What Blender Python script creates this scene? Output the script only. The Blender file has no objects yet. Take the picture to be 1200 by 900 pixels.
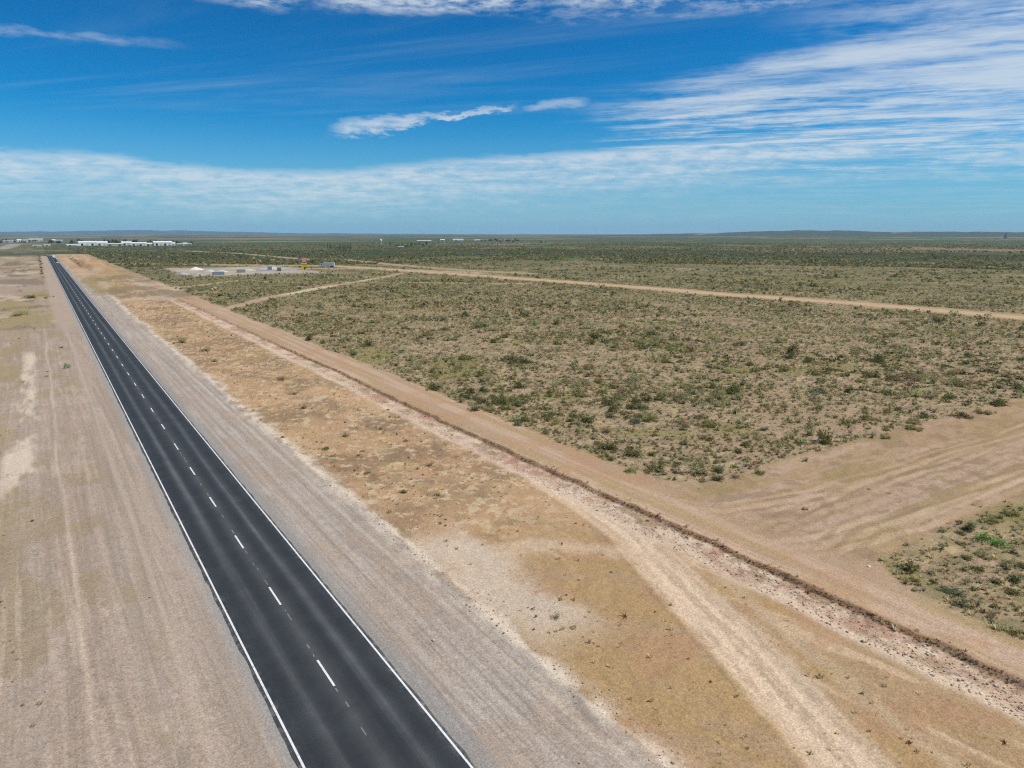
import bpy, math, random
import numpy as np
from mathutils import Vector

random.seed(11)
rng = np.random.default_rng(11)
scene = bpy.context.scene
COL = scene.collection
R = math.radians

# ------------------------------------------------------------------ frame of the place
# world axes: X runs across the highway (to the right), Y runs along it, metres.
# the camera hovers 28 m above the origin, looking 33.3 deg to the right of the highway.
YAW, PITCH, H, F = R(33.3), R(12.0), 28.0, 832.0
SY, CY = math.sin(YAW), math.cos(YAW)


def at(u, v):
    """ground point seen at a point of the photograph (a survey of the flat plain)"""
    a = (u - 600) / F
    b = (v - 450) / F
    t = H / (math.sin(PITCH) + b * math.cos(PITCH))
    x, y = t * a, t * (math.cos(PITCH) - b * math.sin(PITCH))
    return x * CY + y * SY, -x * SY + y * CY


def px(u, v):
    """metres covered by one photograph pixel at that ground point"""
    x, y = at(u, v)
    return math.sqrt(x * x + y * y + H * H) / F


# ------------------------------------------------------------------ numpy noise
def _hash(ix, iy, seed):
    h = (ix.astype(np.int64) * 374761393 + iy.astype(np.int64) * 668265263 + seed * 974634777) & 0xFFFFFFFF
    h = ((h ^ (h >> 13)) * 1274126177) & 0xFFFFFFFF
    h = ((h ^ (h >> 16)) * 2246822519) & 0xFFFFFFFF
    return ((h ^ (h >> 15)) & 0xFFFFFF) / float(0xFFFFFF)


def vn(x, y, seed=0):
    x = np.asarray(x, float)
    y = np.asarray(y, float)
    fx = np.floor(x)
    fy = np.floor(y)
    tx = x - fx
    ty = y - fy
    tx = tx * tx * tx * (tx * (tx * 6 - 15) + 10)
    ty = ty * ty * ty * (ty * (ty * 6 - 15) + 10)
    ix = fx.astype(np.int64)
    iy = fy.astype(np.int64)
    a = _hash(ix, iy, seed)
    b = _hash(ix + 1, iy, seed)
    c = _hash(ix, iy + 1, seed)
    d = _hash(ix + 1, iy + 1, seed)
    return (a * (1 - tx) + b * tx) * (1 - ty) + (c * (1 - tx) + d * tx) * ty


def fbm(x, y, seed=0, octv=4, gain=0.5):
    s = 0.0
    amp = 1.0
    tot = 0.0
    x = np.asarray(x, float)
    y = np.asarray(y, float)
    for o in range(octv):
        c, sn = math.cos(0.6 * o + 0.3), math.sin(0.6 * o + 0.3)
        f = 2.03 ** o
        s = s + amp * vn((x * c - y * sn) * f + 17.3 * o, (x * sn + y * c) * f - 9.1 * o, seed + o * 7)
        tot += amp
        amp *= gain
    return s / tot


def sfb(x, y, seed=0, octv=3):
    """noise without rotation between octaves: stays stretched along its axes"""
    s = 0.0
    amp = 1.0
    tot = 0.0
    for o in range(octv):
        f = 2.1 ** o
        s = s + amp * vn(np.asarray(x) * f + 31.7 * o, np.asarray(y) * f + 5.3 * o, seed + 13 * o)
        tot += amp
        amp *= 0.6
    return s / tot


def ss(a, b, x):
    t = np.clip((x - a) / (b - a), 0, 1)
    return t * t * (3 - 2 * t)


def band(x, a, b, w):
    return ss(a - w, a + w, x) * (1 - ss(b - w, b + w, x))


def polyd(pts, x, y):
    """distance to a polyline"""
    best = np.full(np.shape(x), 1e9)
    for (x0, y0), (x1, y1) in zip(pts[:-1], pts[1:]):
        dx, dy = x1 - x0, y1 - y0
        t = np.clip(((x - x0) * dx + (y - y0) * dy) / (dx * dx + dy * dy), 0, 1)
        best = np.minimum(best, np.hypot(x - x0 - t * dx, y - y0 - t * dy))
    return best


def lin(c):
    c = np.asarray(c, float) / 255.0
    return np.where(c <= 0.04045, c / 12.92, ((c + 0.055) / 1.055) ** 2.4)


LIT = 1.20     # brightness a flat white-equivalent surface reaches under this sun and sky


def alb(r, g, b):
    return lin((r, g, b)) / LIT


# ------------------------------------------------------------------ helpers for objects
def tag(o, label=None, cat=None, group=None, kind=None):
    if label:
        o['label'] = label
    if cat:
        o['category'] = cat
    if group:
        o['group'] = group
    if kind:
        o['kind'] = kind
    return o


def link(o, parent=None):
    COL.objects.link(o)
    if parent is not None:
        o.parent = parent
    return o


def empty(name, loc, rz=0.0):
    o = bpy.data.objects.new(name, None)
    o.location = loc
    o.rotation_euler = (0, 0, rz)
    o.empty_display_size = 0.2
    return link(o)


class MB:
    def __init__(self):
        self.v = []
        self.f = []

    def add(self, verts, faces):
        n = len(self.v)
        self.v += [tuple(p) for p in verts]
        self.f += [tuple(i + n for i in f) for f in faces]
        return self

    def box(self, x0, x1, y0, y1, z0, z1, bev=0.0):
        if bev <= 0:
            v = [(x, y, z) for z in (z0, z1) for x, y in ((x0, y0), (x1, y0), (x1, y1), (x0, y1))]
            return self.add(v, [(3, 2, 1, 0), (4, 5, 6, 7), (0, 1, 5, 4), (1, 2, 6, 5), (2, 3, 7, 6), (3, 0, 4, 7)])
        b = bev
        rings = []
        for z, i in ((z0, b), (z0 + b, 0), (z1 - b, 0), (z1, b)):
            x_, X_, y_, Y_ = x0 + i, x1 - i, y0 + i, y1 - i
            c = b if i == 0 else b * 0.5
            rings.append([(x_ + c, y_, z), (X_ - c, y_, z), (X_, y_ + c, z), (X_, Y_ - c, z),
                          (X_ - c, Y_, z), (x_ + c, Y_, z), (x_, Y_ - c, z), (x_, y_ + c, z)])
        return self.rings(rings, True, True)

    def rings(self, rings, cap0=True, cap1=True):
        n = len(rings[0])
        v = [p for r in rings for p in r]
        f = []
        for k in range(len(rings) - 1):
            for i in range(n):
                j = (i + 1) % n
                f.append((k * n + i, k * n + j, (k + 1) * n + j, (k + 1) * n + i))
        if cap0:
            f.append(tuple(reversed(range(n))))
        if cap1:
            f.append(tuple(range((len(rings) - 1) * n, len(rings) * n)))
        return self.add(v, f)

    def tube(self, p0, p1, r0, r1, n=8):
        p0, p1 = Vector(p0), Vector(p1)
        d = (p1 - p0).normalized()
        a = d.orthogonal().normalized()
        b = d.cross(a)
        rg = []
        for p, r in ((p0, r0), (p1, r1)):
            rg.append([tuple(p + (a * math.cos(2 * math.pi * i / n) + b * math.sin(2 * math.pi * i / n)) * r) for i in range(n)])
        return self.rings(rg)

    def prism_y(self, prof, y0, y1):
        """profile in x,z extruded along y"""
        return self.rings([[(x, y0, z) for x, z in prof], [(x, y1, z) for x, z in prof]])

    def prism_x(self, prof, x0, x1):
        return self.rings([[(x0, y, z) for y, z in prof], [(x1, y, z) for y, z in prof]])

    def mesh(self, name, mat):
        me = bpy.data.meshes.new(name)
        me.from_pydata(self.v, [], self.f)
        me.update()
        me.materials.append(mat)
        return me

    def build(self, name, mat, parent=None, smooth=False):
        me = self.mesh(name, mat)
        if smooth:
            for p in me.polygons:
                p.use_smooth = True
        return link(bpy.data.objects.new(name, me), parent)


def np_mesh(name, verts, faces, mat=None, colors=None, smooth=False):
    """fast mesh from arrays; faces (n,3) or (n,4); colors (nverts,3)"""
    me = bpy.data.meshes.new(name)
    nv, nf, k = len(verts), len(faces), faces.shape[1]
    me.vertices.add(nv)
    me.vertices.foreach_set('co', np.ascontiguousarray(verts, np.float32).ravel())
    me.loops.add(nf * k)
    me.loops.foreach_set('vertex_index', np.ascontiguousarray(faces, np.int32).ravel())
    me.polygons.add(nf)
    me.polygons.foreach_set('loop_start', np.arange(0, nf * k, k, dtype=np.int32))
    me.polygons.foreach_set('loop_total', np.full(nf, k, np.int32))
    if smooth:
        me.polygons.foreach_set('use_smooth', np.ones(nf, bool))
    if colors is not None:
        a = me.color_attributes.new('Col', 'FLOAT_COLOR', 'POINT')
        c = np.ones((nv, 4), np.float32)
        c[:, :3] = colors
        a.data.foreach_set('color', c.ravel())
    me.update(calc_edges=True)
    if mat:
        me.materials.append(mat)
    return me


# ------------------------------------------------------------------ node helper
class NT:
    def __init__(self, tree):
        self.t = tree
        self.n = tree.nodes
        self.l = tree.links

    def node(self, typ, **kw):
        n = self.n.new(typ)
        for k, v in kw.items():
            setattr(n, k, v)
        return n

    def put(self, sock, val):
        if isinstance(val, bpy.types.NodeSocket):
            self.l.new(val, sock)
        else:
            sock.default_value = val

    def m(self, op, a, b=None, c=None, clamp=False):
        n = self.node('ShaderNodeMath', operation=op)
        n.use_clamp = clamp
        self.put(n.inputs[0], a)
        if b is not None:
            self.put(n.inputs[1], b)
        if c is not None:
            self.put(n.inputs[2], c)
        return n.outputs[0]

    def sst(self, x, a, b):
        n = self.node('ShaderNodeMapRange', interpolation_type='SMOOTHSTEP')
        self.put(n.inputs[0], x)
        self.put(n.inputs[1], a)
        self.put(n.inputs[2], b)
        n.inputs[3].default_value = 0
        n.inputs[4].default_value = 1
        return n.outputs[0]

    def rng(self, x, a, b, c, d):
        n = self.node('ShaderNodeMapRange')
        self.put(n.inputs[0], x)
        n.inputs[1].default_value = a
        n.inputs[2].default_value = b
        n.inputs[3].default_value = c
        n.inputs[4].default_value = d
        return n.outputs[0]

    def xyz(self, x, y, z=0.0):
        n = self.node('ShaderNodeCombineXYZ')
        self.put(n.inputs[0], x)
        self.put(n.inputs[1], y)
        self.put(n.inputs[2], z)
        return n.outputs[0]

    def noise(self, vec, scale, detail=4, rough=0.55, dist=0.0):
        n = self.node('ShaderNodeTexNoise')
        if vec is not None:
            self.put(n.inputs['Vector'], vec)
        n.inputs['Scale'].default_value = scale
        n.inputs['Detail'].default_value = detail
        n.inputs['Roughness'].default_value = rough
        n.inputs['Distortion'].default_value = dist
        return n.outputs['Fac']

    def mix(self, fac, a, b, blend='MIX'):
        n = self.node('ShaderNodeMix', data_type='RGBA', blend_type=blend)
        self.put(n.inputs[0], fac)
        self.put(n.inputs[6], a if isinstance(a, bpy.types.NodeSocket) else (*a, 1) if len(a) == 3 else a)
        self.put(n.inputs[7], b if isinstance(b, bpy.types.NodeSocket) else (*b, 1) if len(b) == 3 else b)
        return n.outputs[2]


def new_mat(name):
    m = bpy.data.materials.new(name)
    m.use_nodes = True
    nt = NT(m.node_tree)
    bs = m.node_tree.nodes['Principled BSDF']
    return m, nt, bs


def simple_mat(name, rgb, rough=0.7, var=0.15, scale=3.0, metal=0.0, spec=0.3):
    m, nt, bs = new_mat(name)
    tc = nt.node('ShaderNodeTexCoord')
    nz = nt.noise(tc.outputs['Object'], scale, 4, 0.6)
    k = nt.rng(nz, 0.25, 0.75, 1 - var, 1 + var)
    c = nt.mix(1.0, tuple(rgb), nt.xyz(k, k, k), 'MULTIPLY')
    nt.put(bs.inputs['Base Color'], c)
    bs.inputs['Roughness'].default_value = rough
    bs.inputs['Metallic'].default_value = metal
    bs.inputs['Specular IOR Level'].default_value = spec
    return m


def leafy(nt, bs, c, fac=0.35):
    """thin leaves let part of the light through"""
    tr = nt.node('ShaderNodeBsdfTranslucent')
    nt.put(tr.inputs['Color'], c)
    mx = nt.node('ShaderNodeMixShader')
    mx.inputs[0].default_value = fac
    nt.l.new(bs.outputs[0], mx.inputs[1])
    nt.l.new(tr.outputs[0], mx.inputs[2])
    nt.l.new(mx.outputs[0], nt.n['Material Output'].inputs['Surface'])


def foliage_mat(name, rgb):
    m, nt, bs = new_mat(name)
    tc = nt.node('ShaderNodeTexCoord')
    oi = nt.node('ShaderNodeObjectInfo')
    nz = nt.noise(tc.outputs['Object'], 2.6, 3, 0.6)
    k = nt.rng(nz, 0.3, 0.7, 0.62, 1.4)
    k = nt.m('MULTIPLY', k, nt.rng(oi.outputs['Random'], 0, 1, 0.8, 1.2))
    c = nt.mix(1.0, tuple(rgb), nt.xyz(k, k, nt.m('MULTIPLY', k, 0.97)), 'MULTIPLY')
    nt.put(bs.inputs['Base Color'], c)
    bs.inputs['Roughness'].default_value = 0.85
    bs.inputs['Specular IOR Level'].default_value = 0.12
    leafy(nt, bs, c)
    return m


def attr_mat(name, rough=0.9, spec=0.12, detail=None):
    m, nt, bs = new_mat(name)
    at_ = nt.node('ShaderNodeAttribute', attribute_name='Col')
    nt.put(bs.inputs['Base Color'], at_.outputs['Color'])
    bs.inputs['Roughness'].default_value = rough
    bs.inputs['Specular IOR Level'].default_value = spec
    if detail:
        leafy(nt, bs, at_.outputs['Color'])
    return m


# ------------------------------------------------------------------ surveyed lines
def S(*pts):
    return [at(u, v) for u, v in pts]


BANK = 48.7
FORK = [(46.2, 62), (45.4, 54), (44.4, 47.5), (40.3, 36.3), (36.5, 25.3), (33.7, 18.7), (28, 2)]
FORK2 = S((843, 677), (900, 725), (960, 775), (1053, 850), (1120, 900))
ARC = [(26.5, 54), (29.7, 51), (34.5, 49.6), (39.1, 45.5), (42.2, 41.5)]
DIRT = [(30, 800), (217.7, 600), (245.7, 416), (260, 309), (266.5, 223), (276, 167), (277.5, 105), (279, 20)]
TRAIL1 = [(57, 282), (80, 319), (131, 377), (174, 420), (215, 470)]
TRAIL2 = [(46, 398), (68, 419), (100, 452), (120, 418), (145, 402), (178, 380), (230, 330)]
FARROAD = [(200, 1250), (236, 1060), (244, 777), (275, 757), (268, 567), (274, 463), (290, 420)]
YROAD = [(90, 640), (166, 597), (202, 556), (242, 514), (262, 440)]
RUTS = [(S((790, 600), (860, 650), (960, 641), (1060, 612), (1200, 562), (1300, 530)), 0.9, (214, 184, 152), 0.85),
        (S((760, 590), (850, 600), (960, 580), (1080, 545), (1200, 505), (1300, 470)), 0.7, (206, 176, 144), 0.7),
        (S((900, 690), (960, 660), (1010, 618), (1100, 585), (1200, 545)), 0.6, (156, 130, 98), 0.6),
        (S((840, 640), (930, 610), (1010, 575), (1130, 530), (1220, 495)), 0.5, (150, 126, 94), 0.55)]
FARTRACK = S((620, 316), (760, 312), (900, 322), (1200, 325))
LEFTROAD = S((0, 292), (8, 289.5), (14, 287.5), (18, 286))


def bank_d(d, s):
    return d + 0.55 * (sfb(s * 0.035, s * 0, 71, 2) - 0.5) + 0.55 * (sfb(s * 0.5, s * 0, 72, 3) - 0.5)


def scrub_mask(d, s):
    """1 where the desert scrub grows, with its ragged edges"""
    w = 1.6 * (fbm(d * 0.22, s * 0.22, 5, 3) - 0.5)
    w2 = 5.0 * (fbm(d * 0.05, s * 0.05, 6, 3) - 0.5)
    e1 = d - 57.2 + w * 1.2
    e2 = s - 52.3 + w + 0.4 * w2
    # rounded corner of the big field
    cor = np.hypot(np.minimum(d - 62.5, 0), np.minimum(s - 58.0, 0))
    f1 = np.minimum(np.minimum(e1, e2), 5.6 - cor + w)
    # second patch on the near side of the cleared strip
    q1 = d - 54.8 + w * 1.2
    q2 = (30.6 - 0.0 * d) - s + w * 1.1
    q3 = 1.2 * (d - 56.0) - (s - 25.0) * 1.1 + 3.0 + w
    f2 = np.minimum(np.minimum(q1, q2), q3)
    f = np.maximum(f1, f2)
    m = ss(-0.9, 0.9, f)
    m = np.maximum(m, ss(1110, 1190, s + 40 * (fbm(d * 0.03, s * 0.01, 7, 2) - 0.5)) * (d > 8))
    # cut by dirt roads and trails
    wd = 1.5 * (fbm(d * 0.1, s * 0.1, 9, 2) - 0.5)
    m = m * ss(10.0, 12.5, polyd(DIRT, d, s) + 2 * wd)
    m = m * ss(2.4, 4.0, polyd(TRAIL1, d, s) + wd)
    m = m * ss(1.8, 3.2, polyd(TRAIL2, d, s) + wd)
    m = m * ss(5, 9, polyd(FARROAD, d, s) + 2 * wd) * ss(5, 9, polyd(YROAD, d, s) + 2 * wd)
    yard = band(d, 84, 172, 6) * band(s + 0.1 * d, 522, 648, 8)
    m = m * (1 - yard)
    return m


def height(d, s):
    d = np.asarray(d, float)
    s = np.asarray(s, float)
    off = np.maximum(ss(19.5, 27, d), 1 - ss(-3, 6.0, d))
    calm = 1 - 0.75 * band(d, 49.5, 56, 1.0)
    und = 0.55 * (fbm(d * 0.035, s * 0.035, 21, 3) - 0.5) + 0.30 * (fbm(d * 0.16, s * 0.16, 22, 3) - 0.5)
    hum = 0.34 * np.clip(fbm(d * 0.3, s * 0.3, 23, 3) - 0.45, 0, 1) * band(d, 27, 43, 2)
    mic = 0.10 * (fbm(d * 1.2, s * 1.2, 24, 2) - 0.5)
    z = off * calm * (und + mic) + hum
    b = bank_d(d, s)
    fade = (1 - ss(350, 520, s))
    low = -0.20 * (0.6 + 0.8 * fbm(s * 0.08, s * 0, 25, 2)) * (1 - 0.6 * ss(70, 200, s))
    trench = low * ss(43.6, 46.6, b) * (1 - ss(48.15, 49.05, b))
    rise = 0.15 * (0.35 + 1.1 * vn(s * 0.45, s * 0, 78)) * ss(48.3, 48.95, b) * (1 - ss(49.3, 53.5, b)) * (1 - 0.6 * ss(70, 200, s))
    rough = 0.10 * (fbm(d * 1.6, s * 1.1, 26, 3) - 0.5) * band(b, 45, 48.3, 0.6)
    z = z + fade * (trench + rise + rough)
    mnd = band(d + 4 * (vn(s * 0.012, s * 0, 107) - 0.5), 31, 46, 3.0) * band(s, 600, 1060, 50)
    z = z + mnd * (0.5 + 3.4 * np.clip(fbm(d * 0.06, s * 0.012, 108, 4) - 0.32, 0, 1) * 2)
    # ruts of the wide pale track
    fk = polyd(FORK, d, s)
    z = z - 0.10 * (1 - ss(0.8, 2.2, fk)) + 0.05 * (1 - ss(0.0, 0.5, np.abs(fk - 2.6)))
    # windrows of the graded gravel on both sides of the road
    g = band(d, 18.5, 24.6, 0.8)
    z = z + 0.05 * g * (vn(d * 1.6, s * 0.03, 27) - 0.5) * 2
    z = z + 0.16 * np.exp(-((d - 24.9 - 0.7 * (vn(s * 0.06, s * 0, 28) - 0.5)) / 0.45) ** 2) * (0.4 + 0.6 * vn(s * 0.4, s * 0, 29))
    lw = band(d, -9, 7, 1.0)
    z = z + 0.04 * lw * (vn(d * 1.3, s * 0.025, 30) - 0.5) * 2 * (1 - ss(6.5, 7.5, d))
    return z


def hz(d, s):
    return float(height(np.array([d]), np.array([s]))[0])


def ground_colour(d, s):
    r = np.hypot(d, s)

    def L(c, col, m):
        col = np.asarray(col)
        if col.ndim == 1:
            col = col[None, :]
        return c + (col - c) * np.clip(m, 0, 1)[:, None]

    n1 = 0.5 + 1.25 * (fbm(d * 0.9, s * 0.9, 31, 5, 0.68) - 0.5)
    n2 = 0.5 + 1.15 * (fbm(d * 0.18, s * 0.18, 32, 6, 0.62) - 0.5)
    n3 = fbm(d * 0.04, s * 0.04, 33, 4)
    n4 = fbm(d * 0.008, s * 0.008, 34, 4)
    nn = fbm(d * 2.6, s * 2.6, 35, 3, 0.7)
    # ---------------- soil and straw of the scrub plain
    c = np.repeat(alb(178, 152, 120)[None, :], len(d), 0)
    c = L(c, alb(178, 154, 118), ss(0.40, 0.62, n2))
    c = L(c, alb(196, 168, 140), 0.8 * ss(0.55, 0.72, n1))
    c = L(c, alb(150, 132, 98), 0.75 * ss(0.50, 0.68, fbm(d * 0.45, s * 0.45, 36, 3)))
    nr_ = 1 - ss(200, 420, r)
    mo = 0.5 + 1.2 * (fbm(d * 0.75, s * 0.75, 44, 4, 0.7) - 0.5)
    c = L(c, alb(194, 174, 130), 0.7 * ss(0.52, 0.62, mo) * nr_)
    c = L(c, alb(194, 160, 136), 0.7 * (1 - ss(0.36, 0.44, mo)) * nr_)
    c = L(c, alb(138, 120, 98), 0.8 * ss(0.56, 0.66, fbm(d * 1.1, s * 1.1, 45, 3)) * nr_)
    c = L(c, alb(136, 130, 94), 0.5 * ss(0.54, 0.64, fbm(d * 0.6, s * 0.6, 46, 3)) * nr_)
    # small low growth, too small and too far to be plants of their own
    spk = ss(0.50, 0.62, fbm(d * 0.33, s * 0.33, 37, 3))
    dens = 0.22 + 0.55 * ss(100, 420, r) + 0.35 * (n3 - 0.5)
    c = L(c, alb(112, 110, 76), spk * dens)
    c = L(c, alb(112, 112, 70), 0.62 * ss(150, 520, r))
    far = ss(420, 1000, r)
    big = fbm(d * 0.0045, s * 0.0045, 38, 4)
    fc = L(np.repeat(alb(116, 114, 78)[None, :], len(d), 0), alb(88, 98, 64), ss(0.46, 0.60, big))
    fc = L(fc, alb(128, 122, 86), ss(0.56, 0.70, fbm(d * 0.006, s * 0.006, 39, 4)))
    fc = L(fc, alb(80, 86, 58), 0.7 * ss(0.50, 0.62, fbm(d * 0.02, s * 0.02, 40, 3)))
    fc = L(fc, alb(70, 78, 48), 0.6 * ss(0.48, 0.60, fbm(d * 0.11, s * 0.07, 101, 4, 0.65)))
    fc = L(fc, alb(140, 130, 92), 0.5 * (1 - ss(0.36, 0.46, fbm(d * 0.13, s * 0.06, 102, 4, 0.65))))
    # a darker, denser belt right across the plain
    belt = band(r + 160 * (fbm(d * 0.004, s * 0.004, 41, 2) - 0.5), 860, 1250, 40)
    fc = L(fc, alb(66, 78, 52), 0.75 * belt)
    fc = L(fc, alb(146, 130, 100), 0.7 * ss(0.54, 0.66, fbm(d * 0.012, s * 0.012, 47, 4)) * (1 - ss(700, 1000, r)))
    fc = L(fc, alb(84, 98, 64), 0.8 * ss(1350, 2200, r) * (1 - ss(0.5, 0.68, big)))
    fc = L(fc, alb(156, 134, 106), 0.7 * ss(0.57, 0.66, fbm(d * 0.0011, s * 0.0024, 42, 4)) * ss(700, 1500, r))
    c = L(c, fc, far)
    # bare low patches in the scrub
    c = L(c, alb(178, 152, 122), 0.6 * ss(0.60, 0.74, n3) * (1 - far))
    # yellow green fresh spots
    c = L(c, alb(132, 128, 62), 0.55 * ss(0.66, 0.76, fbm(d * 0.07, s * 0.07, 43, 3)) * (1 - ss(400, 800, r)))
    gf = band(d, 420, 545, 40) * band(s - 0.82 * (d - 420), 560, 600, 18)
    c = L(c, alb(78, 112, 52), 0.7 * gf)

    c = L(c, alb(140, 132, 88), 0.4 * (d > 53) * (1 - ss(28, 33, s)) * ss(0.38, 0.58, fbm(d * 0.4, s * 0.4, 111, 4, 0.6)))
    sc = scrub_mask(d, s)
    # ---------------- bare ground between the roads
    clr = alb(184, 154, 120)
    b = np.repeat(clr[None, :], len(d), 0)
    # cleared strip running off to the right: streaks along it
    st = sfb(d * 0.03, s * 0.55, 51, 3)
    b = L(b, alb(192, 164, 138), ss(0.46, 0.62, st))
    b = L(b, alb(150, 126, 98), 0.6 * ss(0.56, 0.70, fbm(d * 0.4, s * 0.6, 50, 3)))
    b = L(b, alb(164, 142, 98), 0.75 * ss(0.52, 0.68, sfb(d * 0.05, s * 0.32, 52, 3)))
    b = L(b, alb(170, 140, 108), 0.6 * ss(0.5, 0.7, n1))
    b = L(b, alb(178, 152, 100), 0.3 * ss(0.60, 0.72, n2))
    wr = 1.4 * (fbm(d * 0.12, s * 0.12, 112, 3) - 0.5)
    for q_, (line, wdt, colr, amt) in enumerate(RUTS):
        rd = polyd(line, d, s) + wr
        b = L(b, alb(*colr), amt * (1 - ss(wdt * 0.4, wdt, np.abs(rd))) * (0.35 + 0.9 * vn(d * 0.25, s * 0.25, 113 + q_)))
        b = L(b, alb(*colr), amt * 0.8 * (1 - ss(wdt * 0.3, wdt * 0.8, np.abs(np.abs(rd) - 1.7))) * (0.3 + 0.9 * vn(d * 0.2, s * 0.2, 120 + q_)))
    # service track: streaks along the highway
    tr = band(d, 48.8, 57.5, 0.7) * (1 - ss(420, 520, s))
    t = np.repeat(alb(188, 158, 126)[None, :], len(d), 0)
    t = L(t, alb(204, 174, 146), ss(0.45, 0.65, sfb(d * 0.9, s * 0.02, 53, 3)))
    t = L(t, alb(182, 156, 106), 0.45 * ss(0.54, 0.70, sfb(d * 0.5, s * 0.06, 54, 3)))
    t = L(t, alb(190, 148, 112), 0.5 * ss(0.5, 0.7, n2))
    b = L(b, t, tr * (1 - 0.6 * band(s, 32, 52, 4) * ss(52, 56, d)))
    # dry grass strip between gravel and track
    gs = band(d + 1.2 * (n2 - 0.5) * 2, 25.2, 46.5, 0.8)
    g = np.repeat(alb(194, 158, 120)[None, :], len(d), 0)
    g = L(g, alb(190, 158, 108), 0.8 * ss(0.48, 0.64, n2))
    g = L(g, alb(170, 136, 104), 0.85 * ss(0.5, 0.66, fbm(d * 0.12, s * 0.10, 55, 4)))
    g = L(g, alb(158, 138, 106), 0.7 * ss(0.50, 0.66, fbm(d * 0.4, s * 0.34, 56, 5, 0.65)))
    g = L(g, alb(132, 114, 90), 0.6 * ss(0.52, 0.70, fbm(d * 0.9, s * 0.7, 57, 5, 0.68)) * ss(52, 80, s))
    g = L(g, alb(148, 124, 98), 0.6 * ss(0.50, 0.64, fbm(d * 0.16, s * 0.12, 109, 6, 0.66)) * ss(50, 75, s))
    g = L(g, alb(206, 168, 126), 0.6 * ss(0.52, 0.64, fbm(d * 0.10, s * 0.07, 110, 5, 0.6)))
    g = L(g, alb(214, 188, 152), 0.8 * ss(0.56, 0.70, n1))
    # the near part is paler and streaked along the tracks
    near = 1 - ss(44, 60, s)
    gn = np.repeat(alb(184, 153, 116)[None, :], len(d), 0)
    gn = L(gn, alb(184, 152, 108), ss(0.45, 0.62, sfb((d + 0.36 * s) * 0.35, s * 0.06, 58, 3)))
    gn = L(gn, alb(212, 182, 146), 0.9 * ss(0.52, 0.70, sfb((d + 0.1 * s) * 0.6, s * 0.08, 59, 3)))
    gn = L(gn, alb(184, 146, 110), 0.7 * ss(0.5, 0.66, n2))
    g = L(g, gn, near)
    b = L(b, g, gs * (1 - ss(1000, 1150, s)))
    # pale worn tracks and arcs
    wob = 1.0 * (n2 - 0.5)
    pale = alb(230, 202, 170)
    fk = polyd(FORK, d, s) + wob + 0.7 * (nn - 0.5)
    b = L(b, pale, (1 - ss(1.3, 3.0, fk)) * (0.55 + 0.9 * sfb((d - 0.33 * s) * 1.5, s * 0.06, 60, 3)))
    b = L(b, alb(170, 142, 112), 0.4 * (1 - ss(0.12, 0.42, np.abs(fk - 1.5))) * (0.3 + 0.9 * vn(s * 0.4, d * 0.6, 79)))
    b = L(b, alb(176, 150, 122), 0.5 * (1 - ss(0.1, 0.35, np.abs(fk - 0.2))))
    f2 = polyd(FORK2, d, s) + wob
    b = L(b, alb(204, 178, 144), 0.55 * (1 - ss(0.2, 1.0, f2)))
    ar = polyd(ARC, d, s) + 2 * wob
    b = L(b, alb(214, 186, 154), 0.8 * (1 - ss(0.4, 2.4, ar + 1.2 * (n1 - 0.5))))
    pa = band(d + 4 * (n2 - 0.5), 25, 30.8, 1.5) * band(s + 6 * (n3 - 0.5), 36, 56, 4)
    b = L(b, alb(214, 194, 170), 0.85 * pa)
    # rocky pale trench in front of the bank
    bd = bank_d(d, s)
    ro = band(bd + 1.0 * (n1 - 0.5), 44.9, 48.45, 0.5) * (1 - ss(420, 520, s))
    k = np.repeat(alb(208, 178, 150)[None, :], len(d), 0)
    k = L(k, alb(222, 198, 170), ss(0.48, 0.62, fbm(d * 0.7, s * 0.5, 61, 3)))
    k = L(k, alb(186, 142, 116), 0.8 * ss(0.52, 0.66, n2))
    k = L(k, alb(140, 116, 96), 0.6 * ss(0.58, 0.68, fbm(d * 2.2, s * 1.6, 62, 2)) * (1 - ss(40, 90, s)))
    k = L(k, alb(150, 128, 92), 0.6 * ss(0.60, 0.70, fbm(d * 0.6, s * 0.3, 63, 3)))
    b = L(b, k, ro)
    lp = np.exp(-((bd - 45.2 - 0.9 * (vn(s * 0.2, s * 0, 64) - 0.5)) / 0.75) ** 2) * (1 - ss(420, 520, s))
    b = L(b, alb(222, 198, 170), 0.9 * lp * (0.4 + 0.8 * vn(s * 0.15, d * 0.2, 65)))
    # the bank: darker moist earth with roots
    bk = band(bd, 48.35, 49.05, 0.14) * (1 - ss(380, 500, s))
    b = L(b, alb(146, 110, 84), bk * (0.35 + 0.7 * vn(s * 0.9, d * 2.0, 66)))
    c = L(b, c, sc)
    # ---------------- graded gravel right of the road
    dv = d + 0.9 * (sfb(s * 0.022 + d * 0.05, d * 0.12, 105, 3) - 0.5)
    gl = 0.6 * sfb(dv * 5.0, s * 0.10, 99, 3) + 0.4 * n1
    gl2 = 0.65 * sfb((dv - 0.015 * s) * 2.6, s * 0.04, 100, 3) + 0.35 * n2
    wb = 1.6 * (sfb(s * 0.05, s * 0, 67, 3) - 0.5) + 0.9 * (n1 - 0.5)
    gr = band(d, 15.5, 25.2 + wb, 0.5)
    q = np.repeat(alb(186, 169, 151)[None, :], len(d), 0)
    q = L(q, alb(192, 178, 163), ss(0.45, 0.62, sfb(d * 1.4, s * 0.012, 68, 3)))
    q = L(q, alb(156, 145, 134), 0.6 * ss(0.48, 0.66, sfb(d * 3.2, s * 0.02, 69, 3)))
    q = L(q, alb(186, 162, 140), 0.5 * ss(0.48, 0.66, n2))
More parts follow.
